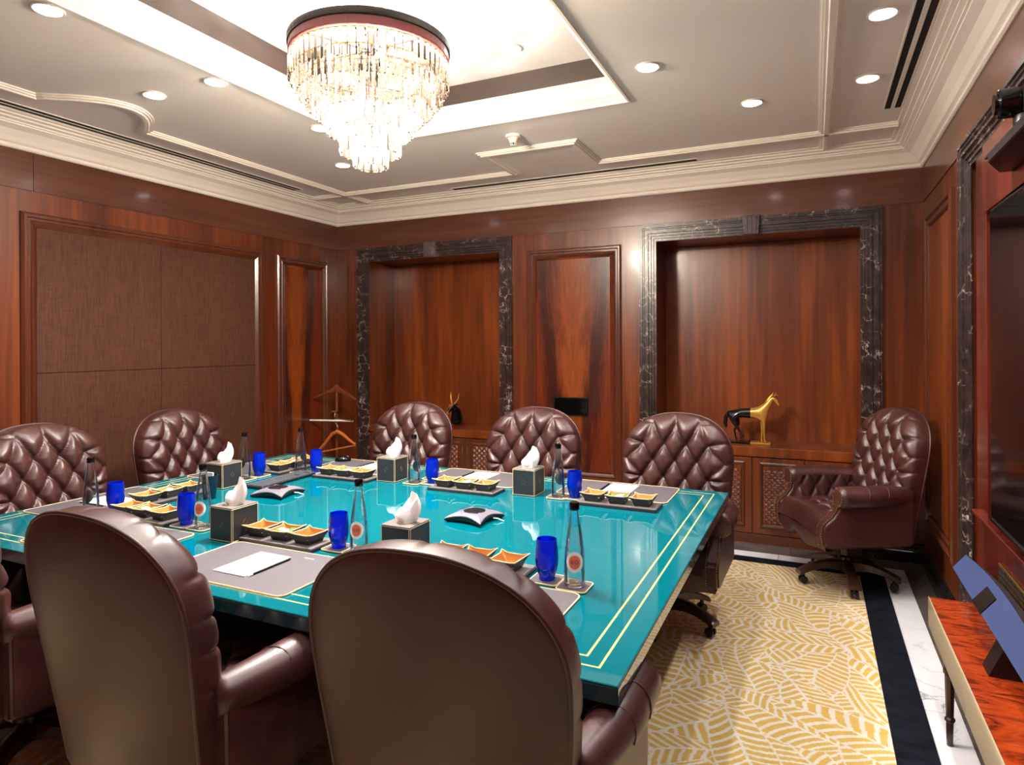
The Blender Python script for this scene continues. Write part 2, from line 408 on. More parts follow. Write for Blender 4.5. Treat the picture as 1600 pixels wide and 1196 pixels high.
# applied ceiling ribs
RIB = [(-.042, ZC+.002), (-.042, ZC-.008), (-.03, ZC-.008), (-.03, ZC-.017), (-.018, ZC-.017), (-.012, ZC-.026), (.012, ZC-.026), (.018, ZC-.017), (.03, ZC-.017), (.03, ZC-.008), (.042, ZC-.008), (.042, ZC+.002)]
SXL, SXR, SYB = -3.93, .078, 4.77
e = .21
back_path = [(XR-e, SYB), (-1.50, SYB), (-1.50, 4.22), (-2.20, 4.22), (-2.20, SYB), (XL+e, SYB)]
arc = [(SXL+.02+.30*math.sin(PI*t/16)**.8 if 0 < t < 16 else SXL+.05, 2.17+.60*t/16) for t in range(17)]
left_path = [(SXL, YB-e), (SXL, 2.79)] + [(x, y) for x, y in reversed(arc)] + [(SXL, 2.15), (SXL, YF+e)]
right_path = [(SXR, YF+e), (SXR, YB-e)]
for i, pth in enumerate((back_path, left_path, right_path)):
    o = struct(sweep(pth, RIB, False, mpC).build('trim_%d' % (i+2), m_white_g))
    o['label'] = ['white stepped ceiling rib with a square notch near the back wall', 'white stepped ceiling rib with an arched bump above the left wall', 'straight white ceiling rib along the right wall'][i]

# recessed downlights
def downlight(x, y, label, z=ZC, group='recessed ceiling downlights', power=DOWN_W):
    t = thing('downlight', label, 'downlight', (x, y, z), 0, group)
    link('trim_ring', DL_RING, t); link('lamp_disc', DL_DISC, t)
    ld = bpy.data.lights.new('downlight_beam', 'SPOT'); ld.energy = power; ld.spot_size = math.radians(140); ld.spot_blend = .75
    ld.shadow_soft_size = .035; ld.color = (1, .955, .92)
    link('lamp_beam', ld, t, (0, 0, -.012))
DL_RING = MB().tube([(.056*math.cos(2*PI*k/24), .056*math.sin(2*PI*k/24), -.003) for k in range(24)], .006, 6, True).mesh('trim_ring', 60); DL_RING.materials.append(m_white_g)
DL_DISC = MB().lathe([(.0, -.004), (.05, -.004), (.05, .003), (0, .003)], 24).mesh('lamp_disc'); DL_DISC.materials.append(m_lamp)
for x, y, lb in ((-2.874, 1.617, 'downlight in the top left corner, nearest the camera on the left'),
                 (-3.327, 2.423, 'downlight beside the arched bump of the ceiling rib'),
                 (-2.868, 2.441, 'downlight between the arched ceiling rib and the tray moulding'),
                 (-2.88, 3.254, 'downlight just left of the chandelier crystals'),
                 (-3.315, 4.0, 'downlight under the lowest crystals, nearest the back left corner'),
                 (-.756, 3.251, 'downlight just right of the corner of the ceiling tray'),
                 (-.321, 3.997, 'downlight right of the notch in the ceiling rib'),
                 (.262, 3.895, 'downlight near the far end of the double air slot'),
                 (.27, 3.155, 'downlight at the top right beside the double air slot')): downlight(x, y, lb)
for x, y in ((-.756, 2.43), (-.756, 1.617), (.27, 2.4), (.27, 1.6), (-3.32, .9), (-.32, .9), (-1.8, .7)):
    downlight(x, y, 'downlight on the near half of the ceiling, above the camera')
downlight(-1.491, 3.192, 'downlight inside the raised tray, right of the chandelier', 3.165)

# linear air slots
def slot(name, label, x0, x1, y0, y1, ax, n, gap=.008):
    t = thing(name, label, 'air vent', ((x0+x1)/2, (y0+y1)/2, ZC)); cx, cy = (x0+x1)/2, (y0+y1)/2
    hx, hy = (x1-x0)/2, (y1-y0)/2; fr = MB()
    for a, b, c_, d in ((-hx, hx, -hy, -hy+.008), (-hx, hx, hy-.008, hy), (-hx, -hx+.008, -hy+.008, hy-.008), (hx-.008, hx, -hy+.008, hy-.008)): fr.box(a, b, c_, d, -.004, .002)
    fr.build('frame', m_white_g, t)
    w = (2*(hx if ax == 'y' else hy)-.016); sw = (w-gap*(n-1))/n
    for i in range(n):
        o = -w/2+i*(sw+gap)
        b = (o, o+sw, -hy+.008, hy-.008) if ax == 'y' else (-hx+.008, hx-.008, o, o+sw)
        MB().box(*b, -.003, .0015).build('slot', m_dark, t)
    for i in range(n-1):
        o = -w/2+sw+i*(sw+gap)
        b = (o, o+gap, -hy+.008, hy-.008) if ax == 'y' else (-hx+.008, hx-.008, o, o+gap)
        MB().box(*b, -.005, .001).build('divider', m_white_g, t)
slot('air_diffuser', 'double black air slot along the right side of the ceiling', .378, .478, .5, 4.46, 'y', 2, .022)
slot('air_diffuser', 'thin black air slot above the brown panelled left wall', -4.262, -4.155, .3, 4.47, 'y', 2)
slot('air_diffuser', 'thin black air slot above the two wall niches', -2.95, -.795, 5.02, 5.095, 'x', 1)
# smoke detector
t = thing('smoke_detector', 'small white smoke detector in front of the ceiling notch', 'smoke detector', (-1.823, 3.936, ZC))
MB().lathe([(0, 0), (.052, 0), (.052, -.014), (.04, -.018), (.036, -.02), (.024, -.05), (0, -.05)], 20).build('body', m_white_g, t, 40)
g = MB()
for k in range(8):
    a = 2*PI*k/8; g.obox((.021*math.cos(a), .021*math.sin(a), -.049), (.017*math.cos(a), .017*math.sin(a), -.066), .004, .004)
g.lathe([(0, -.066), (.02, -.066), (.02, -.07), (0, -.07)], 14)
g.build('sensor_cage', m_white_g, t); MB().lathe([(0, -.05), (.014, -.05), (.014, -.065), (0, -.065)], 12).build('sensor', m_dark, t)

# ------------------------------------------------------------------ wall joinery
PANEL = [(0, 0), (0, .012), (.012, .022), (.026, .022), (.034, .014), (.048, .014), (.056, .02), (.066, .012), (.078, .004), (.078, 0)]
def neg(pr): return [(-o, h) for o, h in pr]
def panel(wall, mp, u0, u1, v0, v1, mat, raised=True, prof=PANEL):
    m = sweep(rect(u0, u1, v0, v1), prof, True, mp).build('panel_moulding', m_mould, wall)
    w = prof[-1][0]; a0, a1, b0, b1 = u0+w, u1-w, v0+w, v1-w; mb = MB()
    q = [mp(a0, b0, .001), mp(a1, b0, .001), mp(a1, b1, .001), mp(a0, b1, .001)]
    s_ = .02; q2 = [mp(a0+s_, b0+s_, .012), mp(a1-s_, b0+s_, .012), mp(a1-s_, b1-s_, .012), mp(a0+s_, b1-s_, .012)]
    mb.add(q+q2, [(4, 5, 6, 7)]+[(i, (i+1) % 4, 4+(i+1) % 4, 4+i) for i in range(4)])
    mb.build('panel', mat, wall)
# back wall middle panel with mitred surround boards
panel(wall_back, mpB, -2.332, -1.468, .36, 2.385, m_flame_b)
for a, b in ((-2.477, -2.352), (-1.448, -1.308)): MB().box(a, b, YB-.004, YB, .14, ZFR-.002).build('stile', m_wood_z, wall_back)
# left wall: large frame of four cloth panels, then a narrow flame panel
BF = (2.353, 4.307, .30, 2.395)
sweep(rect(*BF), [(0, 0), (0, .016), (.014, .03), (.03, .03), (.036, .022), (.05, .022), (.056, .03), (.066, .026), (.09, .008), (.09, 0)], True, mpL).build('panel_moulding', m_mould, wall_left)
ym, zm = 3.31, 1.375
for a, b in ((2.443, ym-.0015), (ym+.0015, 4.217)):
    for c_, d in ((.39, zm-.0015), (zm+.0015, 2.305)):
        MB().box(XL, XL+.012, a, b, c_, d).build('cloth_panel', m_fabric, wall_left, bevel=.002)
panel(wall_left, mpL, 4.482, 5.165, .36, 2.385, m_flame_l)
MB().box(XL, XL+.004, 4.33, 4.46, .14, ZFR-.002).build('stile', m_wood_z, wall_left)
MB().box(XL, XL+.004, 2.08, 2.33, .14, ZFR-.002).build('stile', m_wood_z, wall_left)
panel(wall_left, mpL, .3, 2.05, .36, 2.385, m_flame_l)
# right wall panel between corner and screen recess
panel(wall_right, mpR, 4.206, 5.116, .33, 2.395, m_niche, prof=[(0, 0), (0, .02), (.014, .03), (.03, .03), (.04, .018), (.07, .018), (.08, .006), (.08, 0)])
# marble architraves
ARCH = [(0, 0), (0, .035), (.016, .035), (.018, .042), (.03, .042), (.032, .034), (.042, .034), (.044, .026), (.06, .026), (.062, .034), (.074, .034), (.076, .022), (.096, .022), (.098, .014), (.116, .014), (.118, .006), (.135, .006), (.135, 0)]
def architrave(idx, mp, u0, u1, zt, label, key=None):
    t = struct(link('trim_%d' % idx, None)); t['label'] = label
    segs = sweep([(u1, 0), (u1, zt), (u0, zt), (u0, 0)], ARCH, False, mp, True)
    for nm, mb in zip(('jamb', 'lintel', 'jamb'), segs): mb.build(nm, m_marble, t)
    if key:
        kw, pr = key, [(-.055, -.14), (.055, -.14), (.066, .008), (-.066, .008)]
        MB().prism([(kw+a, zt+b) for a, b in pr], 0, .058, mp).build('keystone', m_key, t, bevel=.004)
        for dx in (-.03, 0, .03): MB().prism([(kw+dx-.007, zt-.13), (kw+dx+.007, zt-.13), (kw+dx*1.15+.008, zt), (kw+dx*1.15-.008, zt)], .056, .064, mp).build('keystone_flute', m_key, t, bevel=.002)
architrave(5, mpB, NL[0]-.135, NL[1]+.118, 2.527, 'dark veined marble frame of the left niche', -3.34)
architrave(6, mpB, NR[0]-.125, NR[1]+.135, 2.527, 'dark veined marble frame of the right niche', -.435)
architrave(7, mpR, RY0-.135, RY1+.125, 2.545, 'dark veined marble frame around the screen recess')
# skirting in black stone
skirt = [(0, 0), (.03, 0), (.03, .075), (.024, .082), (.024, .09), (.02, .094), (.02, .112), (.012, .12), (.012, .128), (0, .132)]
for nm, path in (('baseboard_right', [(XR, RY1+.13), (XR, YB)]), ('baseboard_left', [(XL, YB), (XL, YF)]),
                 ('baseboard_back', [(NL[0]-.135, YB), (XL, YB)]), ('baseboard_middle', [(NR[0]-.125, YB), (NL[1]+.118, YB)]), ('baseboard_corner', [(XR, YB), (NR[1]+.135, YB)])):
    struct(sweep(path, skirt, False, mpC).build(nm, m_black_stone))

# ------------------------------------------------------------------ niche cabinets
def scales(x0, x1, z0, z1, y):
    """carved fish-scale relief"""
    mb = MB(); w = .046; r = w/2; rows = int((z1-z0)/(r*.92)); cols = int(round((x1-x0)/w)); w = (x1-x0)/cols; r = w/2
    for j in range(rows+1):
        for i in range(cols+1):
            cx = x0+(i+(.5 if j % 2 else 0))*w; cz = z0+j*r*.92
            for rad, th in ((.96, .006), (.66, .005), (.34, .004)):
                pts = []
                for k in range(7):
                    a = PI*k/6; px, pz = cx+r*rad*math.cos(a), cz+r*rad*math.sin(a)
                    if x0-1e-6 <= px <= x1+1e-6 and pz <= z1: pts.append((px, y-.0025, pz))
                if len(pts) > 2: mb.tube(pts, th*.95, 5, False, False)
    return mb
def cabinet(x0, x1, label, doors):
    t = thing('niche_cabinet', label, 'cabinet', ((x0+x1)/2, YB, 0)); ox = (x0+x1)/2
    L = lambda a: a-ox
    MB().box(L(x0)+.002, L(x1)-.002, .006, ND-.002, 0, .668).build('body', m_wood_z, t)
    MB().box(L(x0)+.002, L(x1)-.002, -.016, ND-.002, .672, .746).build('ledge', m_niche, t, bevel=.004)
    MB().box(L(x0)+.002, L(x1)-.002, -.002, .006, 0, .075).build('plinth', m_wood_x, t)
    n = doors; w = (x1-x0-.004)/n
    for i in range(n):
        a, b = L(x0)+.002+i*w+.002, L(x0)+.002+(i+1)*w-.002
        d = MB().box(a, b, -.012, .006, .08, .664).build('door', m_mould if label.startswith('low dark') else m_wood_z, t, bevel=.002)
        mp = lambda u, v, h: (u, -.012-h, v)
        sweep(rect(a+.052, b-.052, .13, .632), [(0, 0), (0, .006), (.008, .01), (.02, .006), (.026, 0)], True, mp).build('door_moulding', m_mould, d)
        sc = scales(a+.08, b-.08, .165, .60, -.012).build('carved_scales', m_wood_z, d, 60)
        if label.startswith('low dark'):
            for s_ in ([1] if i % 2 == 0 else [-1]):
                hx = (b-.022) if s_ > 0 else (a+.022)
                MB().tube([(hx, -.012, .612), (hx, -.034, .612), (hx, -.034, .53), (hx, -.012, .53)], .0035, 6).build('handle', m_chrome, d)
            if i % 2: MB().lathe([(0, 0), (.011, 0), (.011, .004), (0, .004)], 12).build('lock', m_chrome, d)
    return t
c1 = cabinet(NL[0], NL[1], 'low dark cabinet with steel handles in the left niche', 4)
c2 = cabinet(NR[0], NR[1], 'low cabinet with carved fish scale panels in the right niche', 4)
for d in c1.children:
    for q in d.children:
        if q.name.startswith('lock'):
            xs = [v[0] for v in d.bound_box]; q.location = (min(xs)+.04, -.012, .47); q.rotation_euler = (PI/2, 0, 0)
# black wall panel
t = thing('wall_touch_panel', 'small black rectangular screen on the figured wood panel', 'screen', (-1.918, YB-.012, 1.007))
MB().box(-.155, .155, -.018, 0, -.078, .078).build('housing', m_black, t, bevel=.004); MB().box(-.147, .147, -.0195, -.018, -.07, .07).build('glass', m_black_g, t)

# ------------------------------------------------------------------ chandelier
CHX, CHY = -1.905, 2.50
ch = thing('chandelier', 'tiered crystal chandelier with a reddish brown rim', 'chandelier', (CHX, CHY, 0))
m_rim = plain('mahogany_rim', (112, 44, 44), .3, 0, .4); m_rimd = plain('dark_rim', (42, 36, 38), .35)
CIR = [(math.cos(2*PI*k/64), math.sin(2*PI*k/64)) for k in range(64)]
sweep([(.372*x, .372*y) for x, y in CIR], [(.02, 2.895), (.006, 2.895), (0, 2.90), (0, 2.935), (.02, 2.935)], True, mpC).build('rim_band', m_rim, ch, 40)
sweep([(.378*x, .378*y) for x, y in CIR], [(.03, 2.936), (.002, 2.936), (0, 2.94), (0, 2.968), (.03, 2.968)], True, mpC).build('rim_top', m_rimd, ch, 40)
MB().lathe([(0, 2.95), (.02, 2.95), (.02, 3.02), (.034, 3.03), (.036, 3.115), (.026, 3.12), (.03, 3.135), (.065, 3.15), (.065, 3.166), (0, 3.166)], 20).build('stem', m_rim, ch, 40)
sp = MB()
for k in range(6):
    a = PI*k/3; sp.obox((0, 0, 2.945), (.34*math.cos(a), .34*math.sin(a), 2.945), .014, .01)
sp.build('spider_frame', m_rimd, ch)
def crystal_mesh(L):
    mb = MB(); w, d = .0165, .0085
    ring = [(-w, 0), (-w*.45, -d), (w*.45, -d), (w, 0), (w*.45, d), (-w*.45, d)]
    vs = [(x*.7, y*.7, 0) for x, y in ring]+[(x, y, -.012) for x, y in ring]+[(x, y, -L+.006) for x, y in ring]+[(x*.75, y*.6, -L) for x, y in ring]
    fs = [tuple(range(5, -1, -1)), tuple(range(18, 24))]
    for r in range(3):
        for k in range(6): fs.append((r*6+k, r*6+(k+1) % 6, (r+1)*6+(k+1) % 6, (r+1)*6+k))
    me = mb.add(vs, fs).mesh('crystal'); me.materials.append(m_crystal); return me
tiers = [(.365, 2.885, .12, 62), (.335, 2.83, .12, 57), (.295, 2.78, .12, 50), (.25, 2.735, .118, 42), (.195, 2.655, .112, 33), (.135, 2.56, .11, 24), (.075, 2.495, .105, 13)]
for r, zt, L, n_ in tiers:
    me = crystal_mesh(L); rg = MB().tube([(r*math.cos(2*PI*k/40), r*math.sin(2*PI*k/40), zt+.003) for k in range(40)], .004, 5, True).build('tier_ring', m_brass, ch, 60)
    for k in range(n_):
        a = 2*PI*(k+random.random()*.1)/n_; o = link('crystal', me, ch, (r*math.cos(a), r*math.sin(a), zt), (0, 0, a+PI/2+random.uniform(-.12, .12)))
me = MB().sphere((0, 0, 0), .018, 10, 8, (1, 1, 1.5)).mesh('bulb', 180); me.materials.append(m_bulb)
for r, z, n_ in ((.24, 2.83, 6), (.14, 2.67, 4), (.03, 2.53, 2)):
    for k in range(n_):
        a = 2*PI*k/n_+.3; p = (r*math.cos(a), r*math.sin(a), z); link('bulb', me, ch, p)
        ld = bpy.data.lights.new('bulb_light', 'POINT'); ld.energy = CHAND_W*(.5 if r > .2 else 1.4); ld.color = (1, .945, .88); ld.shadow_soft_size = .03
        link('bulb_light', ld, ch, (p[0], p[1], p[2]-.045))

# ------------------------------------------------------------------ carpet
def leaf_field(x0, x1, y0, y1, st, dens):
    nx, ny = int((x1-x0)/st)+1, int((y1-y0)/st)+1
    gx, gy = np.meshgrid(np.linspace(x0, x1, nx), np.linspace(y0, y1, ny), indexing='ij'); C = np.zeros_like(gx); rng = np.random.default_rng(5)
    wob = .012*np.sin(gx*9+gy*5)+.010*np.sin(gy*13-gx*7)
    X = gx+wob; Y = gy-wob*.8
    C[:] = (np.sin((X*1.3+Y*.55)*150+3*np.sin(X*6)+3*np.sin(Y*5)) > -.25)*1.0
    fr = []
    for i in range(int((x1-x0)*(y1-y0)*dens)):
        fr.append((rng.uniform(x0, x1), rng.uniform(y0, y1), rng.uniform(-PI, PI), rng.uniform(.5, .85), rng.uniform(.10, .16), rng.uniform(-1.6, 1.6), rng.uniform(50, 66)))
    for cx, cy, an, L, wd, cv, fq in fr:
        dx, dy = X-cx, Y-cy; s = dx*math.cos(an)+dy*math.sin(an); t = -dx*math.sin(an)+dy*math.cos(an)
        t = t-cv*s*s*.5                                             # curved stem
        u = s/L; env = wd*np.clip(1-np.abs(u*2)**2.2, 0, 1)**.6*(1-.35*u)
        m = (np.abs(u) < .5) & (np.abs(t) < env)
        leaf = np.sin((s-np.abs(t)*.75+t*t*2.0)*2*PI*fq/2.6)
        val = (leaf > -.35) & (np.abs(t) > .006) & (np.abs(t) < env-.007)
        C = np.where(m, val*1.0, C)
    return gx, gy, C
FX0, FX1, FY0, FY1 = -4.05+.14, .268, -.16, 4.84
fine_x = -.95
carpet = thing('carpet', 'yellow leaf patterned carpet with a navy border under the table', 'carpet', (0, 0, 0))
gx, gy, Cc = leaf_field(fine_x, FX1, .55, FY1, .0048, 34)
P = np.stack([gx, gy, np.full_like(gx, .006)], -1)
def carpet_part(P, Cc):
    a, b = P.shape[:2]; me = bpy.data.meshes.new('leaf_field'); idx = np.arange(a*b).reshape(a, b)
    q = np.stack([idx[:-1, :-1], idx[1:, :-1], idx[1:, 1:], idx[:-1, 1:]], -1).reshape(-1, 4)
    me.vertices.add(a*b); me.vertices.foreach_set('co', P.reshape(-1)); me.loops.add(q.size); me.loops.foreach_set('vertex_index', q.reshape(-1))
    me.polygons.add(len(q)); me.polygons.foreach_set('loop_start', np.arange(len(q))*4); me.update(calc_edges=True); me.validate()
    at = me.color_attributes.new('leaf', 'FLOAT_COLOR', 'POINT'); cc = np.repeat(Cc.reshape(-1, 1), 4, 1); at.data.foreach_set('color', cc.reshape(-1).astype(np.float32))
    me.materials.append(m_carpet); return link('leaf_field', me, carpet)
carpet_part(P, Cc)
for x0, x1, y0, y1 in ((FX0, fine_x, FY0, FY1), (fine_x, FX1, FY0, .55)):
    gx, gy, Cc = leaf_field(x0, x1, y0, y1, .014, 14)
    carpet_part(np.stack([gx, gy, np.full_like(gx, .006)], -1), Cc)
for (a, b, c_, d) in ((CX0, CX1, FY1, CY1), (CX0, CX1, CY0, FY0), (FX1, CX1, FY0, FY1), (CX0, FX0, FY0, FY1)):
    MB().box(a, b, c_, d, -.003, .0062).build('border', m_navy, carpet)

# ------------------------------------------------------------------ table
tcx, tcy = (TX0+TX1)/2, (TY0+TY1)/2; hw, hd = (TX1-TX0)/2, (TY1-TY0)/2
tb = thing('conference_table', 'large teal lacquered conference table with gold inlaid lines', 'table', (tcx, tcy, 0))
MB().box(-hw, hw, -hd, hd, TZ-.006, TZ).build('table_top', m_teal, tb, bevel=.002)
MB().box(-hw, hw, -hd, hd, TZ-.048, TZ-.0062).build('edge_band', m_table_edge, tb, bevel=.002)
for off in (.062, .108):
    sweep(rect(-hw+off, hw-off, -hd+off, hd-off), [(0, TZ-.001), (0, TZ+.0004), (.0065, TZ+.0004), (.0065, TZ-.001)], True, mpC).build('inlay_line', m_inlay, tb)
for sx in (-1, 1):
    MB().box(sx*.85-.28, sx*.85+.28, -.42, .42, .05, TZ-.05).build('pedestal', m_table_base, tb, bevel=.01)
    MB().box(sx*.85-.34, sx*.85+.34, -.5, .5, .008, .05).build('plinth', m_table_base, tb, bevel=.008)
MB().box(-.57, .57, -.02, .02, .3, TZ-.05).build('modesty_panel', m_table_base, tb)

# ------------------------------------------------------------------ chairs
def seg_dist(P, A, B):
    d = B-A; L = max((d*d).sum(), 1e-9); t = np.clip(((P-A) @ d)/L, 0, 1); return np.linalg.norm(P-(A+t[..., None]*d), axis=-1)
def tuft(P, btn, segs, A, w=.022, wb=.018):
    ds = np.full(P.shape[:2], 9.); db = np.full(P.shape[:2], 9.)
    for a, b in segs: ds = np.minimum(ds, seg_dist(P, np.array(a), np.array(b)))
    for b in btn: db = np.minimum(db, np.linalg.norm(P-np.array(b), axis=-1))
    return A*(.62*(1-np.exp(-ds/w))+.38*(1-np.exp(-db/wb)))
def wcol(z): 
    t = np.clip((z-.38)/.5, 0, 1); t = t*t*(3-2*t); return .286+.03*t
Z1, ZT, EX = .855, 1.118, 2.3
def ztop(u): return Z1+(ZT-Z1)*np.clip(1-np.abs(u)**EX, 0, 1)**(1/EX)
BASE_Y, REC = -.30, .17
def place_back(x, y, z): return np.stack([x, BASE_Y+y-REC*(z-.45)+.32*x*x, z], -1)
def outline(zb, n=40):
    pts = [(-wcol(z), z) for z in np.linspace(zb, Z1, n//2)]
    for a in np.linspace(-PI/2, PI/2, n*2)[1:-1]:
        u = math.sin(a); z = float(ztop(np.array(u))); pts.append((u*float(wcol(np.array(z))), z))
    return np.array(pts + [(wcol(z), z) for z in np.linspace(Z1, zb, n//2)])
def chair_meshes():
    M = {}
    # --- tufted front of the back
    zb = .43; nu, nv = 121, 131
    a = np.sin(np.linspace(-1, 1, nu)*PI/2); v = np.sin(np.linspace(0, 1, nv)*PI/2)
    U, V = np.meshgrid(a, v, indexing='ij'); Z = zb+V*(ztop(U)-zb); X = U*wcol(Z); P2 = np.stack([X, Z], -1)
    ol = outline(zb-.1); db = np.full(U.shape, 9.); near = np.zeros(P2.shape)
    for i in range(len(ol)-1):
        A, B = ol[i], ol[i+1]; d = B-A; t = np.clip(((P2-A) @ d)/max((d*d).sum(), 1e-9), 0, 1); q = A+t[..., None]*d; r = np.linalg.norm(P2-q, axis=-1)
        k = r < db; db = np.where(k, r, db); near[k] = q[k]
    R, T = .095, .115; ph = np.clip(db/R, 0, 1); y = T*np.sqrt(np.clip(1-(1-ph)**2, 0, 1))
    dirv = (near-P2)/np.maximum(db, 1e-4)[..., None]
    # buttons in a diamond lattice, kept inside the border
    dx, dz = .128, .096; btn = []
    for r_ in range(-1, 9):
        z = 1.043-r_*dz
        if z < .44: break
        for k in range(-3, 4):
            x = (k+(.5 if r_ % 2 else 0))*dx; lim = float(wcol(np.array(z)))
            d_ = np.min(np.linalg.norm(ol-np.array([x, z]), axis=1))
            if abs(x) < lim-.045 and z < float(ztop(np.array(min(abs(x)/lim, 1))))-.038 and d_ > .04: btn.append((x, z))
    segs = []; pleats = []
    for i, p in enumerate(btn):
        for j, q in enumerate(btn):
            if abs(abs(p[0]-q[0])-dx/2) < .01 and abs(abs(p[1]-q[1])-dz) < .01:
                if j > i: segs.append((p, q))
        for sx in (-1, 1):       # pleats from the outer buttons to the border
            if not any(abs(q[1]-p[1]) < .01 and (q[0]-p[0])*sx > .01 for q in btn): segs.append((p, (p[0]+sx*.16, p[1]+.02))); pleats.append(segs[-1])
        if not any(q[1] > p[1]+.01 and abs(q[0]-p[0]) < dx*.6 for q in btn): segs.append((p, (p[0]*1.4, p[1]+.16))); pleats.append(segs[-1])
    h = tuft(P2, btn, segs, .050, .013, .022); fade = np.clip((db-.038)/.055, 0, 1); fade = fade*fade*(3-2*fade)
    y = y + h*fade - .012*fade
    pd = np.full(U.shape, 9.)
    for a_, b_ in pleats: pd = np.minimum(pd, seg_dist(P2, np.array(a_), np.array(b_)))
    bul = .034*np.sin(PI*ph)**.8*(1-.28*np.exp(-(pd/.007)**1.2)); y = y-.004*np.exp(-(pd/.007)**1.2)*np.sin(PI*ph); X2 = X+dirv[..., 0]*bul; Z2 = Z+dirv[..., 1]*bul
    M['backrest'] = MB().grid(place_back(X2, y, Z2)).mesh('backrest', 180)
    # --- plain rear shell
    zb2 = .335; nu, nv = 41, 45; a = np.sin(np.linspace(-1, 1, nu)*PI/2); v = np.sin(np.linspace(0, 1, nv)*PI/2)
    U, V = np.meshgrid(a, v, indexing='ij'); Z = zb2+V*(ztop(U)-zb2); X = U*wcol(Z)
    e_ = np.clip((1-U**2), 0, 1)**.5*np.clip(1-V**6, 0, 1)**.5
    M['back_panel'] = MB().grid(place_back(X, -.022*e_, Z)).mesh('back_panel', 180)
    o2 = outline(zb2, 36); p3 = place_back(o2[:, 0]*1.004, np.full(len(o2), .002), o2[:, 1])
    M['piping'] = MB().tube([tuple(p) for p in p3], .0065, 6).mesh('piping', 180)
    # --- seat
    nu, nv = 71, 71; U, V = np.meshgrid(np.linspace(-1, 1, nu), np.linspace(0, 1, nv), indexing='ij')
    X = U*(.262+.03*V); Y = -.23+V*.545+.02*(1-U**2)*V; P2 = np.stack([X, Y], -1)
    btn = [((k+(.5 if r_ % 2 else 0))*.13, -.14+r_*.085) for r_ in range(5) for k in range(-2, 3) if abs((k+(.5 if r_ % 2 else 0))*.13) < .22]
    segs = [(p, q) for i, p in enumerate(btn) for q in btn[i+1:] if abs(abs(p[0]-q[0])-.065) < .01 and abs(abs(p[1]-q[1])-.085) < .01]
    fr = np.clip((V-.86)/.14, 0, 1); h = tuft(P2, btn, segs, .05, .014, .022)
    Zs = .455+.03*(1-U**2)+h*(1-fr**2)-.06*fr**2.2-.01*V
    M['seat'] = MB().grid(np.stack([X, Y, Zs], -1)).mesh('seat', 180)
    # --- apron with a serpentine lower edge, and the box behind it
    nu = 41; U = np.linspace(-1, 1, nu); mb = MB(); vs = []
    for u in U:
        yy = .292+.035*(1-u*u); lo = .318+.03*math.cos(PI*u*2)*(1-abs(u))-.012*abs(u)
        vs += [(u*.318, yy-.03, .42), (u*.318, yy, .405), (u*.318, yy+.004, .37), (u*.318, yy-.006, lo), (u*.318, yy-.05, lo)]
    mb.add(vs, [(i*5+k, i*5+(k+1) % 5, (i+1)*5+(k+1) % 5, (i+1)*5+k) for i in range(nu-1) for k in range(5)])
    M['apron'] = mb.mesh('apron', 50)
    M['seat_base'] = MB().box(-.30, .30, -.25, .29, .335, .44).mesh('seat_base', None, .012, 2)
    # --- arms (right-hand one; the left is mirrored)
    for s_, nm in ((1, 'R'), (-1, 'L')):
        prof = [(-.235, .335), (-.10, .325), (.12, .325), (.245, .318), (.30, .33), (.315, .40), (.31, .455), (.285, .48), (.25, .51), (.222, .55), (.212, .60), (.21, .635), (-.24, .635)]
        M['arm'+nm] = MB().prism(prof, .268*s_, .338*s_, lambda y_, z_, x_: (x_, y_, z_)).mesh('arm', 35, .014, 3)
        ys = np.linspace(-.235, .215, 16); pts = []; rr = []
        for i, y_ in enumerate(ys):
            f = i/15; pts.append((s_*(.285+.045*math.sin(min(f*1.5, 1)*PI/2)), y_, .628+.006*math.sin(f*PI))); rr.append(.05+.014*min(f*2, 1))
        r_ = MB().tube(pts, rr, 16); c_ = pts[-1]; r_.sphere((c_[0], c_[1], c_[2]), .0615, 16, 8, (1, .25, 1)); M['roll'+nm] = r_.mesh('arm_roll', 180)
        for f in (.42, .68):
            sm = MB()
            p = pts[int(f*15)]; rd = rr[int(f*15)]
            sm.tube([(p[0]+(rd+.0005)*math.cos(q), p[1]+.008*math.sin(q*2), p[2]+(rd+.0005)*math.sin(q)) for q in np.linspace(-.3 if s_ > 0 else PI+.3, PI-.2 if s_ > 0 else .2, 16)], .0022, 5)
            M['seam%d' % (f > .5)+nm] = sm.mesh('arm_seam', 180)
        # tufted inside of the arm
        nu, nv = 57, 25; U, V = np.meshgrid(np.linspace(-.24, .20, nu), np.linspace(.47, .645, nv), indexing='ij'); P2 = np.stack([U, V], -1)
        btn = [(-.16+k*.11, .575) for k in range(4)]; segs = [(b, (b[0]+sx*.05, b[1]+sz*.09)) for b in btn for sx in (-1, 1) for sz in (-1, 1)]
        h = tuft(P2, btn, segs, .036, .013, .018); ed = np.clip((.20-U)/.03, 0, 1)
        M['inner'+nm] = MB().grid(np.stack([s_*(.272-h*ed), U, V], -1)).mesh('arm_lining', 180)
        nl = MB(); path = [(.31, .335), (.318, .40), (.314, .455), (.29, .482), (.254, .512), (.226, .552), (.217, .60)]
        pp = []
        for i in range(len(path)-1):
            L_ = math.dist(path[i], path[i+1]); k = max(1, int(L_/.012))
            pp += [(path[i][0]+(path[i+1][0]-path[i][0])*j/k, path[i][1]+(path[i+1][1]-path[i][1])*j/k) for j in range(k)]
        for x_ in (.277, .329):
            for y_, z_ in pp: nl.sphere((s_*x_, y_-.001, z_+.001), .0042, 6, 4)
        cx_, cy_, cz_ = pts[-1]
        for k in range(20):
            q = 2*PI*k/20; nl.sphere((cx_+.052*math.cos(q), cy_+.007, cz_+.052*math.sin(q)), .0042, 6, 4)
        M['nails'+nm] = nl.mesh('nail_trim', 180)
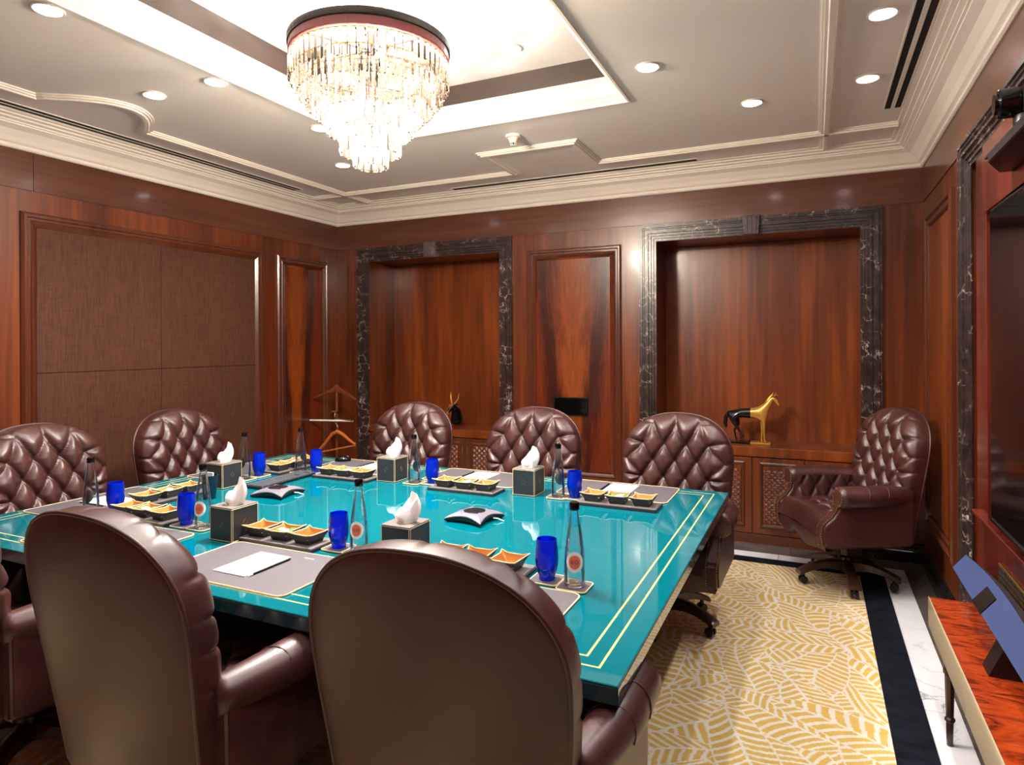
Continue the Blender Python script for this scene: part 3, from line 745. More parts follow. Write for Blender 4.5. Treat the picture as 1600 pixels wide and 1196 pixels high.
    # --- pedestal
    M['column'] = MB().lathe([(0, .10), (.042, .10), (.042, .175), (.03, .18), (.024, .185), (.024, .31), (.05, .318), (.05, .336), (0, .336)], 20).mesh('column', 40)
    M['mechanism'] = MB().box(-.09, .09, -.12, .12, .312, .336).obox((.08, .0, .318), (.24, .03, .312), .012, .008).mesh('mechanism', None, .003)
    lg = MB(); n_ = 9; rings = []
    for i in range(n_):
        f = i/(n_-1); r_ = .02+f*.285; top = .155-.062*f**1.3+.02*math.sin(f*PI); bot = .085-.02*f+.028*math.sin(f*PI); w_ = .032-.006*math.sin(f*PI)+(.004 if i == n_-1 else 0)
        rings += [(-w_, r_, bot), (w_, r_, bot), (w_, r_, top-.008), (w_*.6, r_, top), (-w_*.6, r_, top), (-w_, r_, top-.008)]
    lg.add(rings, [(i*6+k, i*6+(k+1) % 6, (i+1)*6+(k+1) % 6, (i+1)*6+k) for i in range(n_-1) for k in range(6)]+[tuple(range(5, -1, -1)), tuple((n_-1)*6+k for k in range(6))])
    M['leg'] = lg.mesh('leg', 40)
    cs = MB()
    for sx in (-1, 1): cs.prism([(.024*math.cos(2*PI*k/16)+.272, .024*math.sin(2*PI*k/16)+.031) for k in range(16)], sx*.007, sx*.022, lambda y_, z_, x_: (x_, y_, z_))
    cs.box(-.007, .007, .262, .282, .03, .075)
    M['caster'] = cs.mesh('caster', None, .002)
    for k, me in M.items():
        me.materials.append(m_leg_wood if k in ('leg',) else m_black if k in ('caster', 'mechanism') else m_leg_wood if k == 'column' else m_nail if k.startswith('nails') else m_leather)
    return M
CM = chair_meshes()
def make_chair():
    t = thing('office_chair', 'chair', 'chair')
    b = link('backrest', CM['backrest'], t)
    p = link('back_panel', CM['back_panel'], t); link('piping', CM['piping'], p)
    link('seat', CM['seat'], t); link('seat_base', CM['seat_base'], t); link('apron', CM['apron'], t)
    for s_ in 'RL':
        a = link('arm', CM['arm'+s_], t); link('arm_roll', CM['roll'+s_], a); link('arm_lining', CM['inner'+s_], a); link('arm_seam', CM['seam0'+s_], a); link('arm_seam', CM['seam1'+s_], a); nl = link('nail_trim', CM['nails'+s_], a); nl['kind'] = 'stuff'; nl['label'] = 'row of brass nail heads'
    link('column', CM['column'], t); link('mechanism', CM['mechanism'], t)
    for k in range(5):
        l_ = link('leg', CM['leg'], t, (0, 0, 0), (0, 0, 2*PI*k/5)); link('caster', CM['caster'], l_)
    return t
chair0 = make_chair()
G = 'burgundy leather chairs around the table'
CHAIRS = [(-2.63, 3.60, PI-.02, 'tufted burgundy chair on the far side, nearest the coat stand'),
          (-1.665, 3.60, PI+.03, 'tufted burgundy chair on the far side, below the small black wall screen'),
          (-.755, 3.60, PI-.03, 'tufted burgundy chair on the far side, nearest the horse statue'),
          (-3.46, 2.08, -PI/2, 'tufted burgundy chair cut off by the left picture edge, before the cloth panels'),
          (-3.46, 2.94, -PI/2+.06, 'tufted burgundy chair at the left end, below the cloth panel seam'),
          (-.762, 1.52, .03, 'burgundy chair seen from behind in front, right one by the table corner'),
          (-1.70, 1.42, .0, 'burgundy chair seen from behind in front, left one of two large backs'),
          (-2.66, 1.42, .0, 'burgundy chair mostly hidden at the lower left edge of the picture'),
          (.175, 4.66, math.radians(116), 'dark burgundy swivel chair standing alone in the right corner')]
for i, (x, y, a, lb) in enumerate(CHAIRS): put(chair0, i > 0, (x, y, .006), a, lb, G if i < 8 else None)
for o in [o for o in bpy.data.objects if o.get('category') == 'chair'][-1:]:
    if 'group' in o: del o['group']

# ------------------------------------------------------------------ table settings
TT = TZ+.0006
SEAT = {'BL': 'at the far left seat', 'BM': 'at the far middle seat', 'BR': 'at the far right seat', 'LF': 'at the left end, far seat', 'LN': 'at the left end, near seat',
        'NL': 'at the near left seat', 'NM': 'at the near middle seat', 'NR': 'at the near right seat'}
def desk_pad(w, d):
    t = thing('desk_pad', '', 'desk pad'); MB().prism(rrect(w, d, .03), 0, .004).build('leather_mat', m_pad, t)
    for k_ in range(3): MB().tube([(.10+k_*.016+.006*math.cos(q_), .135+.004*math.sin(q_), .0042) for q_ in np.linspace(0, 2*PI, 10)[:-1]], .0006, 4, True).build('embossed_mark', m_label, t)
    pts = rrect(w, d, .03); MB().tube([(x, y, .0025) for x, y in pts], .003, 6, True).build('stitched_edge', m_cream, t, 60); return t
def coaster_():
    t = thing('coaster', '', 'coaster'); MB().prism(rrect(.1, .1, .014), 0, .004).build('leather_mat', m_pad, t)
    MB().tube([(x, y, .0025) for x, y in rrect(.1, .1, .014)], .0026, 6, True).build('stitched_edge', m_cream, t, 60); return t
def board_():
    t = thing('serving_board', '', 'tray'); MB().prism(rrect(.40, .15, .004, 2), 0, .012).build('board', m_boxl, t)
    MB().prism(rrect(.392, .142, .004, 2), .012, .0145).build('top_lining', m_greytop, t); return t
def dish_():
    t = thing('leather_dish', '', 'dish'); n = 6; sh = MB(); li = MB()
    def ring(b, z, pinch, off=0):
        out = []
        for k in range(4):
            a0 = PI/4+k*PI/2; a1 = a0+PI/2; c0 = (math.copysign(b, math.cos(a0)), math.copysign(b, math.sin(a0))); c1 = (math.copysign(b, math.cos(a1)), math.copysign(b, math.sin(a1)))
            for i in range(n):
                f = i/n; x = c0[0]+(c1[0]-c0[0])*f; y = c0[1]+(c1[1]-c0[1])*f; w = max(0, 1-min(f, 1-f)*n/1.0)
                out.append((x*(1+pinch*w)*(1-off), y*(1+pinch*w)*(1-off), z+.006*w*(1 if pinch else 0)))
        return out
    N = 4*n
    def shell(mb, rs, flip):
        vs = [v for r_ in rs for v in r_]; fs = [tuple(range(N))]
        for i in range(len(rs)-1):
            for k in range(N): fs.append((i*N+k, i*N+(k+1) % N, (i+1)*N+(k+1) % N, (i+1)*N+k))
        mb.add(vs, fs)
    shell(sh, [ring(.036, 0, 0), ring(.042, .016, .04), ring(.0485, .038, .18)], 0)
    shell(li, [ring(.034, .003, 0), ring(.040, .017, .03), ring(.0465, .0385, .16)], 0)
    sh.build('shell', m_boxl, t); li.build('lining', m_tan, t)
    MB().tube(ring(.0478, .0388, .175), .0021, 5, True).build('rim', m_cream, t, 60)
    rv = MB()
    for sx in (-1, 1):
        for sy in (-1, 1): rv.sphere((sx*.043, sy*.0475, .024), .0028, 6, 4)
    rv.build('rivets', m_brass, t, 60, kind='stuff'); return t
def bottle_():
    t = thing('water_bottle', '', 'bottle')
    pr = [(.030, 0), (.0345, .004), (.0355, .02), (.0345, .07), (.031, .12), (.026, .165), (.0195, .205), (.0145, .238), (.0135, .252)]
    ins = [(r-.0022, z) for r, z in reversed(pr) if z > .02]+[(.030, .012)]
    mb = MB(); prof = pr+ins; n = 28; vs = []
    for r, z in prof:
        for k in range(n): vs.append((r*math.cos(2*PI*k/n), r*math.sin(2*PI*k/n), z))
    m_ = len(prof); fs = [(i*n+k, i*n+(k+1) % n, (i+1)*n+(k+1) % n, (i+1)*n+k) for i in range(m_-1) for k in range(n)]+[tuple(range(n)), tuple((m_-1)*n+k for k in range(n))]
    mb.add(vs, fs).build('glass', m_glass, t, 60)
    MB().lathe([(.0, .0125), (.0292, .0125), (.0328, .022), (.0318, .07), (.0283, .12), (.0233, .165), (.0175, .2), (0, .2)], 24).build('water', m_water, t, 60)
    MB().lathe([(0, .246), (.0155, .246), (.0162, .25), (.0162, .266), (.0145, .27), (0, .27)], 20).build('cap', m_black_g, t, 40)
    # round label wrapped round the sitter's side (towards local -Y)
    lz = .085
    def wrap(x, z, o):
        zz = lz+z; r = float(np.interp(zz, [p[1] for p in pr], [p[0] for p in pr]))+o; a = x/r-PI/2; return (r*math.cos(a), r*math.sin(a), zz)
    def disc(rad, o, mat, nm, par):
        mb = MB(); rr = 6; nn = 28; vs = [wrap(0, 0, o)]
        for i in range(1, rr+1):
            for k in range(nn): vs.append(wrap(rad*i/rr*math.cos(2*PI*k/nn), rad*i/rr*math.sin(2*PI*k/nn)*1.12, o))
        fs = [(0, 1+k, 1+(k+1) % nn) for k in range(nn)]
        for i in range(rr-1):
            for k in range(nn): fs.append((1+i*nn+k, 1+(i+1)*nn+k, 1+(i+1)*nn+(k+1) % nn, 1+i*nn+(k+1) % nn))
        return mb.add(vs, fs).build(nm, mat, par, 180)
    d = disc(.029, .0007, m_label, 'label', t); disc(.0195, .0012, m_coral, 'label_centre', d)
    cu = bpy.data.curves.new('label_text', 'FONT'); cu.body = 'E:O'; cu.size = .017; cu.align_x = 'CENTER'; cu.align_y = 'CENTER'; tmp = bpy.data.objects.new('label_text_tmp', cu); COL.objects.link(tmp)
    bpy.context.view_layer.update(); me = bpy.data.meshes.new_from_object(tmp.evaluated_get(bpy.context.evaluated_depsgraph_get())); bpy.data.objects.remove(tmp)
    for v in me.vertices: v.co = wrap(v.co.x, v.co.y, .0017)
    me.name = 'label_text'; me.materials.clear(); me.materials.append(m_purple); link('label_text', me, d)
    return t
def glass_():
    t = thing('blue_glass', '', 'glass'); o = [(.0, 0), (.026, 0), (.028, .004), (.027, .010), (.034, .03), (.0385, .05), (.0395, .07), (.0375, .1), (.034, .132)]
    i_ = [(.0325, .132), (.0358, .1), (.0375, .07), (.0365, .05), (.031, .03), (.018, .018), (0, .016)]
    MB().lathe(o+i_, 28).build('bowl', m_blue_glass, t, 60)
    MB().tube([(.0332*math.cos(2*PI*k/28), .0332*math.sin(2*PI*k/28), .1322) for k in range(28)], .0011, 5, True).build('lip', m_blue_glass, t, 60); return t
def tissue_box():
    t = thing('tissue_box', '', 'tissue box'); w, d, h = .062, .066, .138
    MB().box(-w, w, -d, d, 0, h-.004).build('box', m_boxl, t, bevel=.002); MB().box(-w-.001, w+.001, -d-.001, d+.001, h-.004, h).build('lid', m_greytop, t, bevel=.0015)
    st = MB()
    for z in (.004, h-.006): st.tube([(a*(w+.0012), b*(d+.0012), z) for a, b in ((-1,-1),(1,-1),(1,1),(-1,1))], .0011, 4, True)
    for a in (-1, 1):
        for b in (-1, 1): st.tube([(a*(w-.003), b*(d+.0012), .004), (a*(w-.003), b*(d+.0012), h-.006)], .001, 4); st.tube([(a*(w+.0012), b*(d-.003), .004), (a*(w+.0012), b*(d-.003), h-.006)], .001, 4)
    st.build('stitching', m_cream, t)
    MB().lathe([(0, h), (.034, h), (.034, h+.0012), (0, h+.0012)], 20).build('slot_ring', m_cream, t)
    for a_ in (0, 1):
        lz = [(-.011, .07), (0, .083), (.011, .07), (0, .057)]
        MB().tube([(x_, -d-.0008, z_) if a_ == 0 else (w+.0008, x_, z_) for x_, z_ in lz], .0009, 4, True).build('embossed_emblem', m_greytop, t)
    # pulled-up folded tissue
    rng = random.Random(3); n, m = 18, 9; vs = []
    for j in range(m):
        f = j/(m-1); rad = .036*(1-.3*f)+.012*math.sin(f*PI)
        for k in range(n):
            a = 2*PI*k/n; fold = 1+.34*math.sin(3*a+f*1.4)*(.4+f)+.12*math.sin(7*a)
            zz = h+.001+f*(.07+.03*math.sin(a+.6)+.012*math.sin(2*a))
            vs.append((rad*fold*math.cos(a)+.012*f*f, rad*fold*.7*math.sin(a), zz))
    fs = [(j*n+k, j*n+(k+1) % n, (j+1)*n+(k+1) % n, (j+1)*n+k) for j in range(m-1) for k in range(n)]
    vs.append((.012, 0, h+.058)); fs += [((m-1)*n+k, (m-1)*n+(k+1) % n, len(vs)-1) for k in range(n)]
    MB().add(vs, fs).build('tissue', m_tissue, t, 35); return t
def notepad_():
    t = thing('notepad', '', 'notepad'); MB().box(-.075, .075, -.108, .108, 0, .003).build('sheets', m_paper, t)
    ln = MB(); r = random.Random(2)
    for i in range(7):
        x, y = r.uniform(-.05, .05), -.085+i*.02; ln.tube([(x+k*.004, y+.0025*math.sin(k*1.7), .0032) for k in range(7)], .0005, 4)
    ln.build('printed_motif', m_grey_ink, t); return t
def pencil_():
    t = thing('pencil', '', 'pencil'); MB().tube([(0, -.085, .004), (0, .09, .004)], .0038, 6).build('barrel', m_black, t); MB().tube([(0, -.105, .004), (0, -.085, .004)], [.0006, .0037], 6).build('tip', m_label, t); return t
def sachet_():
    t = thing('sachet', '', 'sachet'); P = np.zeros((9, 5, 3))
    for i in range(9):
        for j in range(5): P[i, j] = (-.034+.0085*i, -.017+.0085*j, .004*math.sin(i*.8)+.006*(1-((j-2)/2)**2)*(1-((i-4)/4)**2)+.006)
    MB().grid(P).build('packet', m_paper, t, 180)
    for s_ in (-1, 1): MB().box(s_*.026-.008, s_*.026+.008, -.0172, .0172, .0085, .0105).build('printed_end', m_green, t)
    return t
PR = {k: f for k, f in dict(pad=desk_pad(.585, .365), coaster=coaster_(), board=board_(), dish=dish_(), bottle=bottle_(), glass=glass_(), box=tissue_box(), note=notepad_(), pencil=pencil_(), sachet=sachet_()).items()}
USED = {k: 0 for k in PR}
def place(k, x, y, z, rz, label, group):
    o = put(PR[k], USED[k] > 0, (x, y, z), rz, label, group); USED[k] += 1; return o
# seat: pad centre, rotation, tray centre, glass, bottle, notepad, sachet
SET = {'BL': ((-2.635, 3.375), PI, (-2.515, 3.055), (-2.80, 3.115), (-2.885, 3.075), (-2.56, 3.41), 1),
       'BM': ((-1.795, 3.375), PI, (-1.705, 3.055), (-1.965, 3.13), (-2.068, 3.10), (-1.80, 3.40), 1),
       'BR': ((-.952, 3.375), PI, (-.867, 3.075), (-1.112, 3.13), (-1.195, 3.11), (-.95, 3.41), 1),
       'LF': ((-3.245, 2.98), -PI/2, (-3.01, 3.145), (-3.035, 2.885), (-3.035, 2.775), None, 1),
       'LN': ((-3.245, 2.09), -PI/2, (-3.01, 2.26), (-3.02, 1.99), (-3.02, 1.875), (-3.24, 2.1), 1),
       'NL': ((-2.625, 1.70), 0, (-2.755, 1.965), (-2.50, 1.965), (-2.395, 1.965), None, 1),
       'NM': ((-1.80, 1.70), 0, (-1.925, 1.965), (-1.672, 1.985), (-1.575, 1.985), (-1.825, 1.705), 1),
       'NR': ((-.955, 1.745), 0, (-1.08, 2.01), (-.812, 2.005), (-.707, 1.985), None, 0)}
for k, (pc, rz, tc, gl, bo, nt, sa) in SET.items():
    w = SEAT[k]; ca, sa_ = math.cos(rz), math.sin(rz)
    place('pad', *pc, TT, rz, 'grey leather desk pad '+w, 'grey desk pads')
    on_pad = lambda p: TT+.0046 if (abs((p[0]-pc[0])*ca+(p[1]-pc[1])*sa_) < .30 and abs(-(p[0]-pc[0])*sa_+(p[1]-pc[1])*ca) < .20) else TT
    bz = on_pad((tc[0]+.0*ca, tc[1])) if False else TT+.0062
    place('coaster', *gl, TT+.001, rz, 'square grey coaster under the blue glass '+w, 'grey coasters'); place('coaster', bo[0], bo[1], TT+.001, rz, 'square grey coaster under the water bottle '+w, 'grey coasters')
    place('board', *tc, bz-.006, rz, 'low black board with three leather dishes '+w, 'black serving boards')
    for i, s_ in enumerate((-.122, 0, .122)):
        place('dish', tc[0]+s_*ca, tc[1]+s_*sa_, bz-.006+.0148, rz+(.06 if i == 1 else -.03*i), ('first' if i == 0 else 'middle' if i == 1 else 'last')+' tan lined leather dish from the sitter\'s left '+w, 'tan lined leather dishes')
    if sa: place('sachet', tc[0], tc[1], bz+.0148+.020, rz+.4, 'white and green sachet in the middle leather dish '+w, 'sachets in the dishes')
    place('glass', *gl, TT+.0056, rz, 'upright cobalt blue tumbler '+w, 'cobalt blue tumblers')
    place('bottle', *bo, TT+.0056, rz+(.35 if rz == 0 else 0), 'clear glass water bottle with black cap '+w, 'glass water bottles')
    if nt:
        place('note', *nt, TT+.0046, rz, 'white notepad on the grey desk pad '+w, 'white notepads')
        place('pencil', nt[0]+.088*ca, nt[1]+.088*sa_+.0, TT+.0046, rz, 'black pencil beside the notepad '+w, 'black pencils')
for x, y, lb in ((-2.235, 3.125, 'between the far left and far middle seats'), (-1.372, 3.135, 'between the far middle and far right seats'), (-2.165, 1.925, 'between the near left and near middle seats'),
                 (-1.365, 1.99, 'between the near middle and near right seats'), (-3.0, 2.60, 'between the two seats of the left end')):
    place('box', x, y, TT, 0, 'black leather tissue box '+lb, 'black tissue boxes')

# speakerphones
def speakerphone(x, y, rz, led, label):
    t = thing('speakerphone', label, 'speakerphone', (x, y, TT), rz); n = 16; w = .097
    def ring(s_, z, dome=0):
        out = []
        for k in range(4):
            a = PI/4+k*PI/2; c0 = Vector((math.cos(a), math.sin(a)))*w*1.414; c1 = Vector((math.cos(a+PI/2), math.sin(a+PI/2)))*w*1.414; nn = -(c0+c1).normalized()
            for i in range(n):
                f = i/n; p = c0.lerp(c1, f)+nn*.018*math.sin(PI*f); out.append((p.x*s_, p.y*s_, z+dome*math.sin(PI*f)))
        return out
    def loft(rs, caps=True):
        N = 4*n; vs = [v for r_ in rs for v in r_]; fs = [(i*N+k, i*N+(k+1) % N, (i+1)*N+(k+1) % N, (i+1)*N+k) for i in range(len(rs)-1) for k in range(N)]
        if caps: fs += [tuple(range(N-1, -1, -1)), tuple((len(rs)-1)*N+k for k in range(N))]
        return MB().add(vs, fs)
    loft([ring(.9, 0, .006), ring(1.0, .008, .014), ring(1, .014, .016)]).build('base', m_black, t)
    loft([ring(1, .0142, .016), ring(.99, .018, .016), ring(.8, .031, .008), ring(.6, .04, .002)]).build('cover', m_sil, t, 40)
    MB().lathe([(0, .038), (.05, .038), (.05, .042), (.042, .0445), (0, .043)], 28).build('speaker_grille', m_black, t, 50)
    for k in range(4):
        a = PI/4+k*PI/2+.2; MB().sphere((.056*math.cos(a), .056*math.sin(a), .0405), .0035, 8, 6).build('indicator_light', led, t)
    MB().tube([(.08, .03, .012), (.1, .035, .012), (.115, .045, .004), (.13, .04, .003)], .003, 6).build('cable', m_label, t, 60)
speakerphone(-1.385, 2.56, -.12, m_led_b, 'grey speakerphone with blue lights in the middle of the table')
speakerphone(-2.56, 2.56, .12, m_led_r, 'dark speakerphone with red lights beside the keyboard')
# keyboard and mouse
t = thing('keyboard', 'long black keyboard lying on the teal table', 'keyboard', (-2.80, 2.83, TT), PI/2+.04)
MB().prism(rrect(.44, .13, .008), 0, .012).build('body', m_black, t, bevel=.002)
kk = MB()
for r_ in range(6):
    for c_ in range(21):
        if c_ in (15, 19) and r_ in (1, 2): continue
        x, y = -.205+c_*.0205, -.052+r_*.0205; kk.box(x-.0085, x+.0085, y-.0085, y+.0085, .012, .019)
kk.build('key', m_keys, t, kind='stuff', label='rows of small black keys')
t = thing('computer_mouse', 'black computer mouse on the far left desk pad', 'mouse', (-2.885, 3.47, TT+.005), .6)
MB().sphere((0, 0, .004), .034, 18, 12, (1.6, .92, .9)).build('shell', m_black_g, t, 180); MB().sphere((.03, 0, .028), .006, 10, 8, (1.4, .5, 1)).build('scroll_wheel', m_keys, t, 180)
for o in t.children:
    if o.name.startswith('shell'):
        for v in o.data.vertices: v.co.z = max(v.co.z, 0)
# dark cup by the left tissue box
t = thing('pen_cup', 'dark navy tapered cup beside the tissue box of the left end', 'cup', (-2.83, 2.36, TT))
MB().lathe([(0, 0), (.030, 0), (.042, .12), (.038, .12), (.028, .006), (0, .006)], 24).build('cup', m_navycup, t, 40)
MB().box(-.012, .03, -.004, .002, .03, .135).build('card', m_label, t)

# ------------------------------------------------------------------ valet stand with hangers
t = thing('valet_stand', 'wooden valet coat stand in the back left corner', 'coat stand', (-4.19, 4.95, .0075), 0)
MB().tube([(0, 0, .03), (0, 0, 1.13)], .014, 10).build('post', m_valet, t, 60)
MB().lathe([(0, 0), (.16, 0), (.165, .012), (.15, .028), (.03, .04), (0, .04)], 28).build('foot', m_valet, t, 40)
def shoulder(w, rise, n=15):
    pts = []
    for i in range(n):
        u = -1+2*i/(n-1); pts.append((u*w, 0, rise*(1-abs(u)**.75)))
    return pts
mb = MB(); top = shoulder(.255, .13); vs = []
for x, y, z in top:
    th = .012+.022*(1-abs(x)/.255)+(.02 if abs(x) < .04 else 0); y_ = -.03*(abs(x)/.255)**2
    vs += [(x, y_-.016, z+1.03-th), (x, y_+.016, z+1.03-th), (x, y_+.016, z+1.03), (x, y_-.016, z+1.03)]
mb.add(vs, [(i*4+k, i*4+(k+1) % 4, (i+1)*4+(k+1) % 4, (i+1)*4+k) for i in range(14) for k in range(4)]+[(3, 2, 1, 0), (56, 57, 58, 59)])
mb.build('shoulder_bar', m_valet, t, 40)
MB().lathe([(0, 0), (.035, .0), (.04, .006), (.03, .012), (0, .014)], 18, (0, -.02, .895)).build('knob', m_brass, t, 40)
MB().tube([(0, -.02, .89), (0, -.03, .845), (.02, -.045, .832), (.24, -.06, .828)], .007, 8).build('bracket', m_chrome, t, 60)
MB().tube([(-.29, -.05, .805), (.235, -.05, .822)], .009, 8).build('trouser_rail', m_label, t, 60, label='pale metal trouser rail')
t = thing('clothes_hanger', 'light wooden clothes hanger hanging from the coat stand', 'hanger', (-4.13, 4.885, .775), 0)
MB().tube([(.0, 0, .035), (-.02, 0, .045), (-.022, 0, .03), (0, 0, .01), (.01, 0, -.03), (.01, 0, -.06)], .0028, 6).build('hook', m_chrome, t, 60)
MB().tube([(-.225, -.03, -.265), (-.14, -.02, -.18), (-.05, -.005, -.075), (.01, 0, -.055), (.07, .0, -.078), (.14, .0, -.125), (.215, 0, -.165)], [.012, .015, .018, .02, .018, .015, .012], 8).build('yoke', m_hanger, t, 60)
MB().tube([(-.222, -.03, -.268), (.213, 0, -.172)], .008, 8).build('bar', m_hanger, t, 60)

# ------------------------------------------------------------------ statues
def split_mat(name, a, b, x):
    n = NM(name); g = n.new('ShaderNodeTexCoord'); s_ = n.new('ShaderNodeSeparateXYZ'); n.l(g.outputs['Object'], s_.inputs[0])
    f = n.math('GREATER_THAN', s_.outputs[0], x); n.p(Base_Color=n.mix(f, a, b), Roughness=.22, Metallic=n.math('MULTIPLY', f, .6)); return n.m
def skin(name, verts, edges, mat, parent, sub=2):
    me = bpy.data.meshes.new(name); me.from_pydata([v[:3] for v in verts], edges, []); o = bpy.data.objects.new(name, me); COL.objects.link(o); o.parent = parent
    m = o.modifiers.new('skin', 'SKIN'); m.use_smooth_shade = True
    for i, v in enumerate(verts):
        r = v[3]; me.skin_vertices[0].data[i].radius = (r, v[4] if len(v) > 4 else r)
    me.skin_vertices[0].data[0].use_root = True
    s_ = o.modifiers.new('sub', 'SUBSURF'); s_.levels = sub; s_.render_levels = sub; me.materials.append(mat); return o
t = thing('horse_statue', 'standing horse statue, gold front half and black rear half', 'statue', (-.462, 5.50, .7465))
mg = split_mat('gold_and_black', (.008, .008, .009, 1), srgb(222, 166, 84), .0)
V = [(.0, 0, .24, .043), (.075, 0, .245, .047), (.105, 0, .275, .038), (.135, 0, .325, .026), (.163, 0, .368, .019), (.185, 0, .352, .0175), (.203, 0, .322, .011), (.209, 0, .305, .009),   # trunk, neck, head
     (-.075, 0, .243, .041), (-.125, 0, .25, .042),
     (.085, .022, .19, .019), (.082, .024, .115, .010), (.083, .024, .1, .0095), (.078, .024, .035, .0065), (.085, .024, .018, .009),
     (.098, -.022, .19, .019), (.100, -.024, .115, .010), (.101, -.024, .1, .0095), (.104, -.024, .035, .0065), (.112, -.024, .018, .009),
     (-.115, .024, .19, .027), (-.098, .026, .145, .015), (-.128, .026, .10, .0085), (-.118, .026, .04, .0065), (-.108, .026, .018, .009),
     (-.135, -.024, .19, .027), (-.112, -.026, .145, .015), (-.085, -.026, .10, .0085), (-.062, -.026, .072, .0065), (-.05, -.026, .055, .0085),
     (-.165, 0, .245, .014), (-.19, 0, .205, .016), (-.196, 0, .155, .018), (-.185, 0, .118, .009)]
E_ = [(0, 1), (1, 2), (2, 3), (3, 4), (4, 5), (5, 6), (6, 7), (0, 8), (8, 9), (1, 10), (10, 11), (11, 12), (12, 13), (13, 14), (1, 15), (15, 16), (16, 17), (17, 18), (18, 19),
      (9, 20), (20, 21), (21, 22), (22, 23), (23, 24), (9, 25), (25, 26), (26, 27), (27, 28), (28, 29), (9, 30), (30, 31), (31, 32), (32, 33)]
skin('body', V, E_, mg, t)
er = MB()
for sy in (-1, 1): er.tube([(.160, sy*.010, .378), (.163, sy*.014, .395), (.168, sy*.013, .412)], [.006, .005, .0008], 6)
er.build('ears', m_gold_stat, t, 60)
MB().tube([(.172, 0, .385), (.19, .004, .395), (.205, .006, .388)], [.005, .003, .001], 5).tube([(.172, 0, .385), (.185, -.01, .405), (.19, -.012, .418)], [.004, .0025, .001], 5).build('forelock', m_gold_stat, t, 60)
MB().tube([(.158, 0, .392), (.138, 0, .362), (.112, 0, .318), (.09, 0, .288)], [.006, .013, .013, .006], 8).build('mane', m_gold_stat, t, 60)
MB().box(-.165, -.002, -.05, .05, 0, .014).build('rear_base', m_black_g, t, bevel=.003); MB().box(-.002, .15, -.05, .05, 0, .014).build('front_base', m_gold_stat, t, bevel=.003)
t = thing('antelope_statue', 'black antelope head statue with gold horns and gold face', 'statue', (-3.185, 5.47, .7465), math.radians(-20))
V = [(.0, .03, .01, .062, .07), (.0, .035, .09, .058, .065), (.0, .03, .16, .045, .05), (0, -.005, .2, .034), (0, -.035, .19, .026), (0, -.062, .16, .018), (0, -.078, .135, .014)]
skin('body', V, [(i, i+1) for i in range(6)], m_black_g, t)
MB().add([(-.016, -.044, .212), (.016, -.044, .212), (.010, -.098, .126), (-.010, -.098, .126), (-.026, -.028, .222), (.026, -.028, .222), (-.014, -.03, .19), (.014, -.03, .19), (.009, -.082, .118), (-.009, -.082, .118)],
         [(0, 1, 2, 3), (0, 3, 9, 6), (1, 7, 8, 2), (2, 8, 9, 3), (0, 4, 1), (1, 5, 7), (0, 6, 4), (4, 5, 1), (6, 9, 8, 7)]).build('face_plate', m_gold_stat, t)
for sx in (-1, 1):
    MB().tube([(sx*.018, -.01, .225), (sx*.04, .0, .25), (sx*.056, .01, .28), (sx*.062, .015, .335)], [.008, .007, .006, .0015], 8).build('horn', m_gold_stat, t, 60)
    MB().tube([(sx*.028, .0, .218), (sx*.05, .004, .222), (sx*.062, .006, .222)], [.006, .009, .001], 6).build('ear', m_black_g, t, 60)

# ------------------------------------------------------------------ right wall: screen, camera, console, video bar
rp = MB().box(XR+.045, XR+.0605, RY0, RY1, 0, RZ1).build('recess_panel', m_red, wall_right)
MB().box(XR-.005, XR+.045, 3.485, 3.69, .0, RZ1).build('recess_pilaster', m_red, wall_right)
MB().box(XR-.02, XR+.045, RY0, 3.485, 0, .745).build('lower_panel', m_red, wall_right)
MB().box(XR-.03, XR+.045, RY0, 3.68, .745, .765).build('panel_shelf', m_red, wall_right, bevel=.003)
t = thing('wall_screen', 'very large black flat screen in the recess of the right wall', 'television', (XR, 2.18, 1.45))
MB().box(-.035, .035, -1.10, 1.10, -.64, .65).build('screen_case', m_black, t, bevel=.004)
MB().box(-.037, -.035, -1.09, 1.09, -.62, .64).build('screen_glass', m_black_g, t)
MB().box(-.039, -.033, -1.10, 1.10, -.642, -.632).build('bottom_bezel', m_chrome, t)
MB().box(XR-.02, XR+.045, RY0, 3.485, 2.12, RZ1).build('upper_panel', m_red, wall_right)
t = thing('camera_shelf', 'black shelf under the video camera above the screen', 'shelf', (XR, 2.62, 2.195))
MB().prism([(-.13, -.30), (-.13, .22), (-.06, .40), (-.02, .40), (-.02, -.30)], 0, .032).build('shelf_body', m_black, t, bevel=.004)
MB().box(-.125, -.03, -.28, .30, .0325, .04).build('top_plate', m_black, t)
t = thing('video_camera', 'black round lensed video camera above the screen', 'camera', (XR-.085, 2.53, 2.2355)); t.scale = (.82, .82, .82)
MB().lathe([(0, 0), (.05, 0), (.052, .01), (.05, .035), (.04, .04), (0, .04)], 24).build('base', m_black, t, 40)
for s_ in (-1, 1): MB().box(-.03, .03, s_*.055-.012, s_*.055+.012, .03, .14).build('yoke', m_black, t, bevel=.008, seg=2)
hd_ = MB()
for r0, z0 in (): pass
hd_.prism([(.058*math.cos(2*PI*k/28), .09+.058*math.sin(2*PI*k/28)) for k in range(28)], -.10, .06, lambda y_, z_, x_: (x_, y_*.72, z_)).build('head', m_black_g, t, 40, bevel=.006)
MB().prism([(.04*math.cos(2*PI*k/24), .09+.04*math.sin(2*PI*k/24)) for k in range(24)], -.112, -.099, lambda y_, z_, x_: (x_, y_*.72, z_)).build('lens', m_black_g, t, 40)
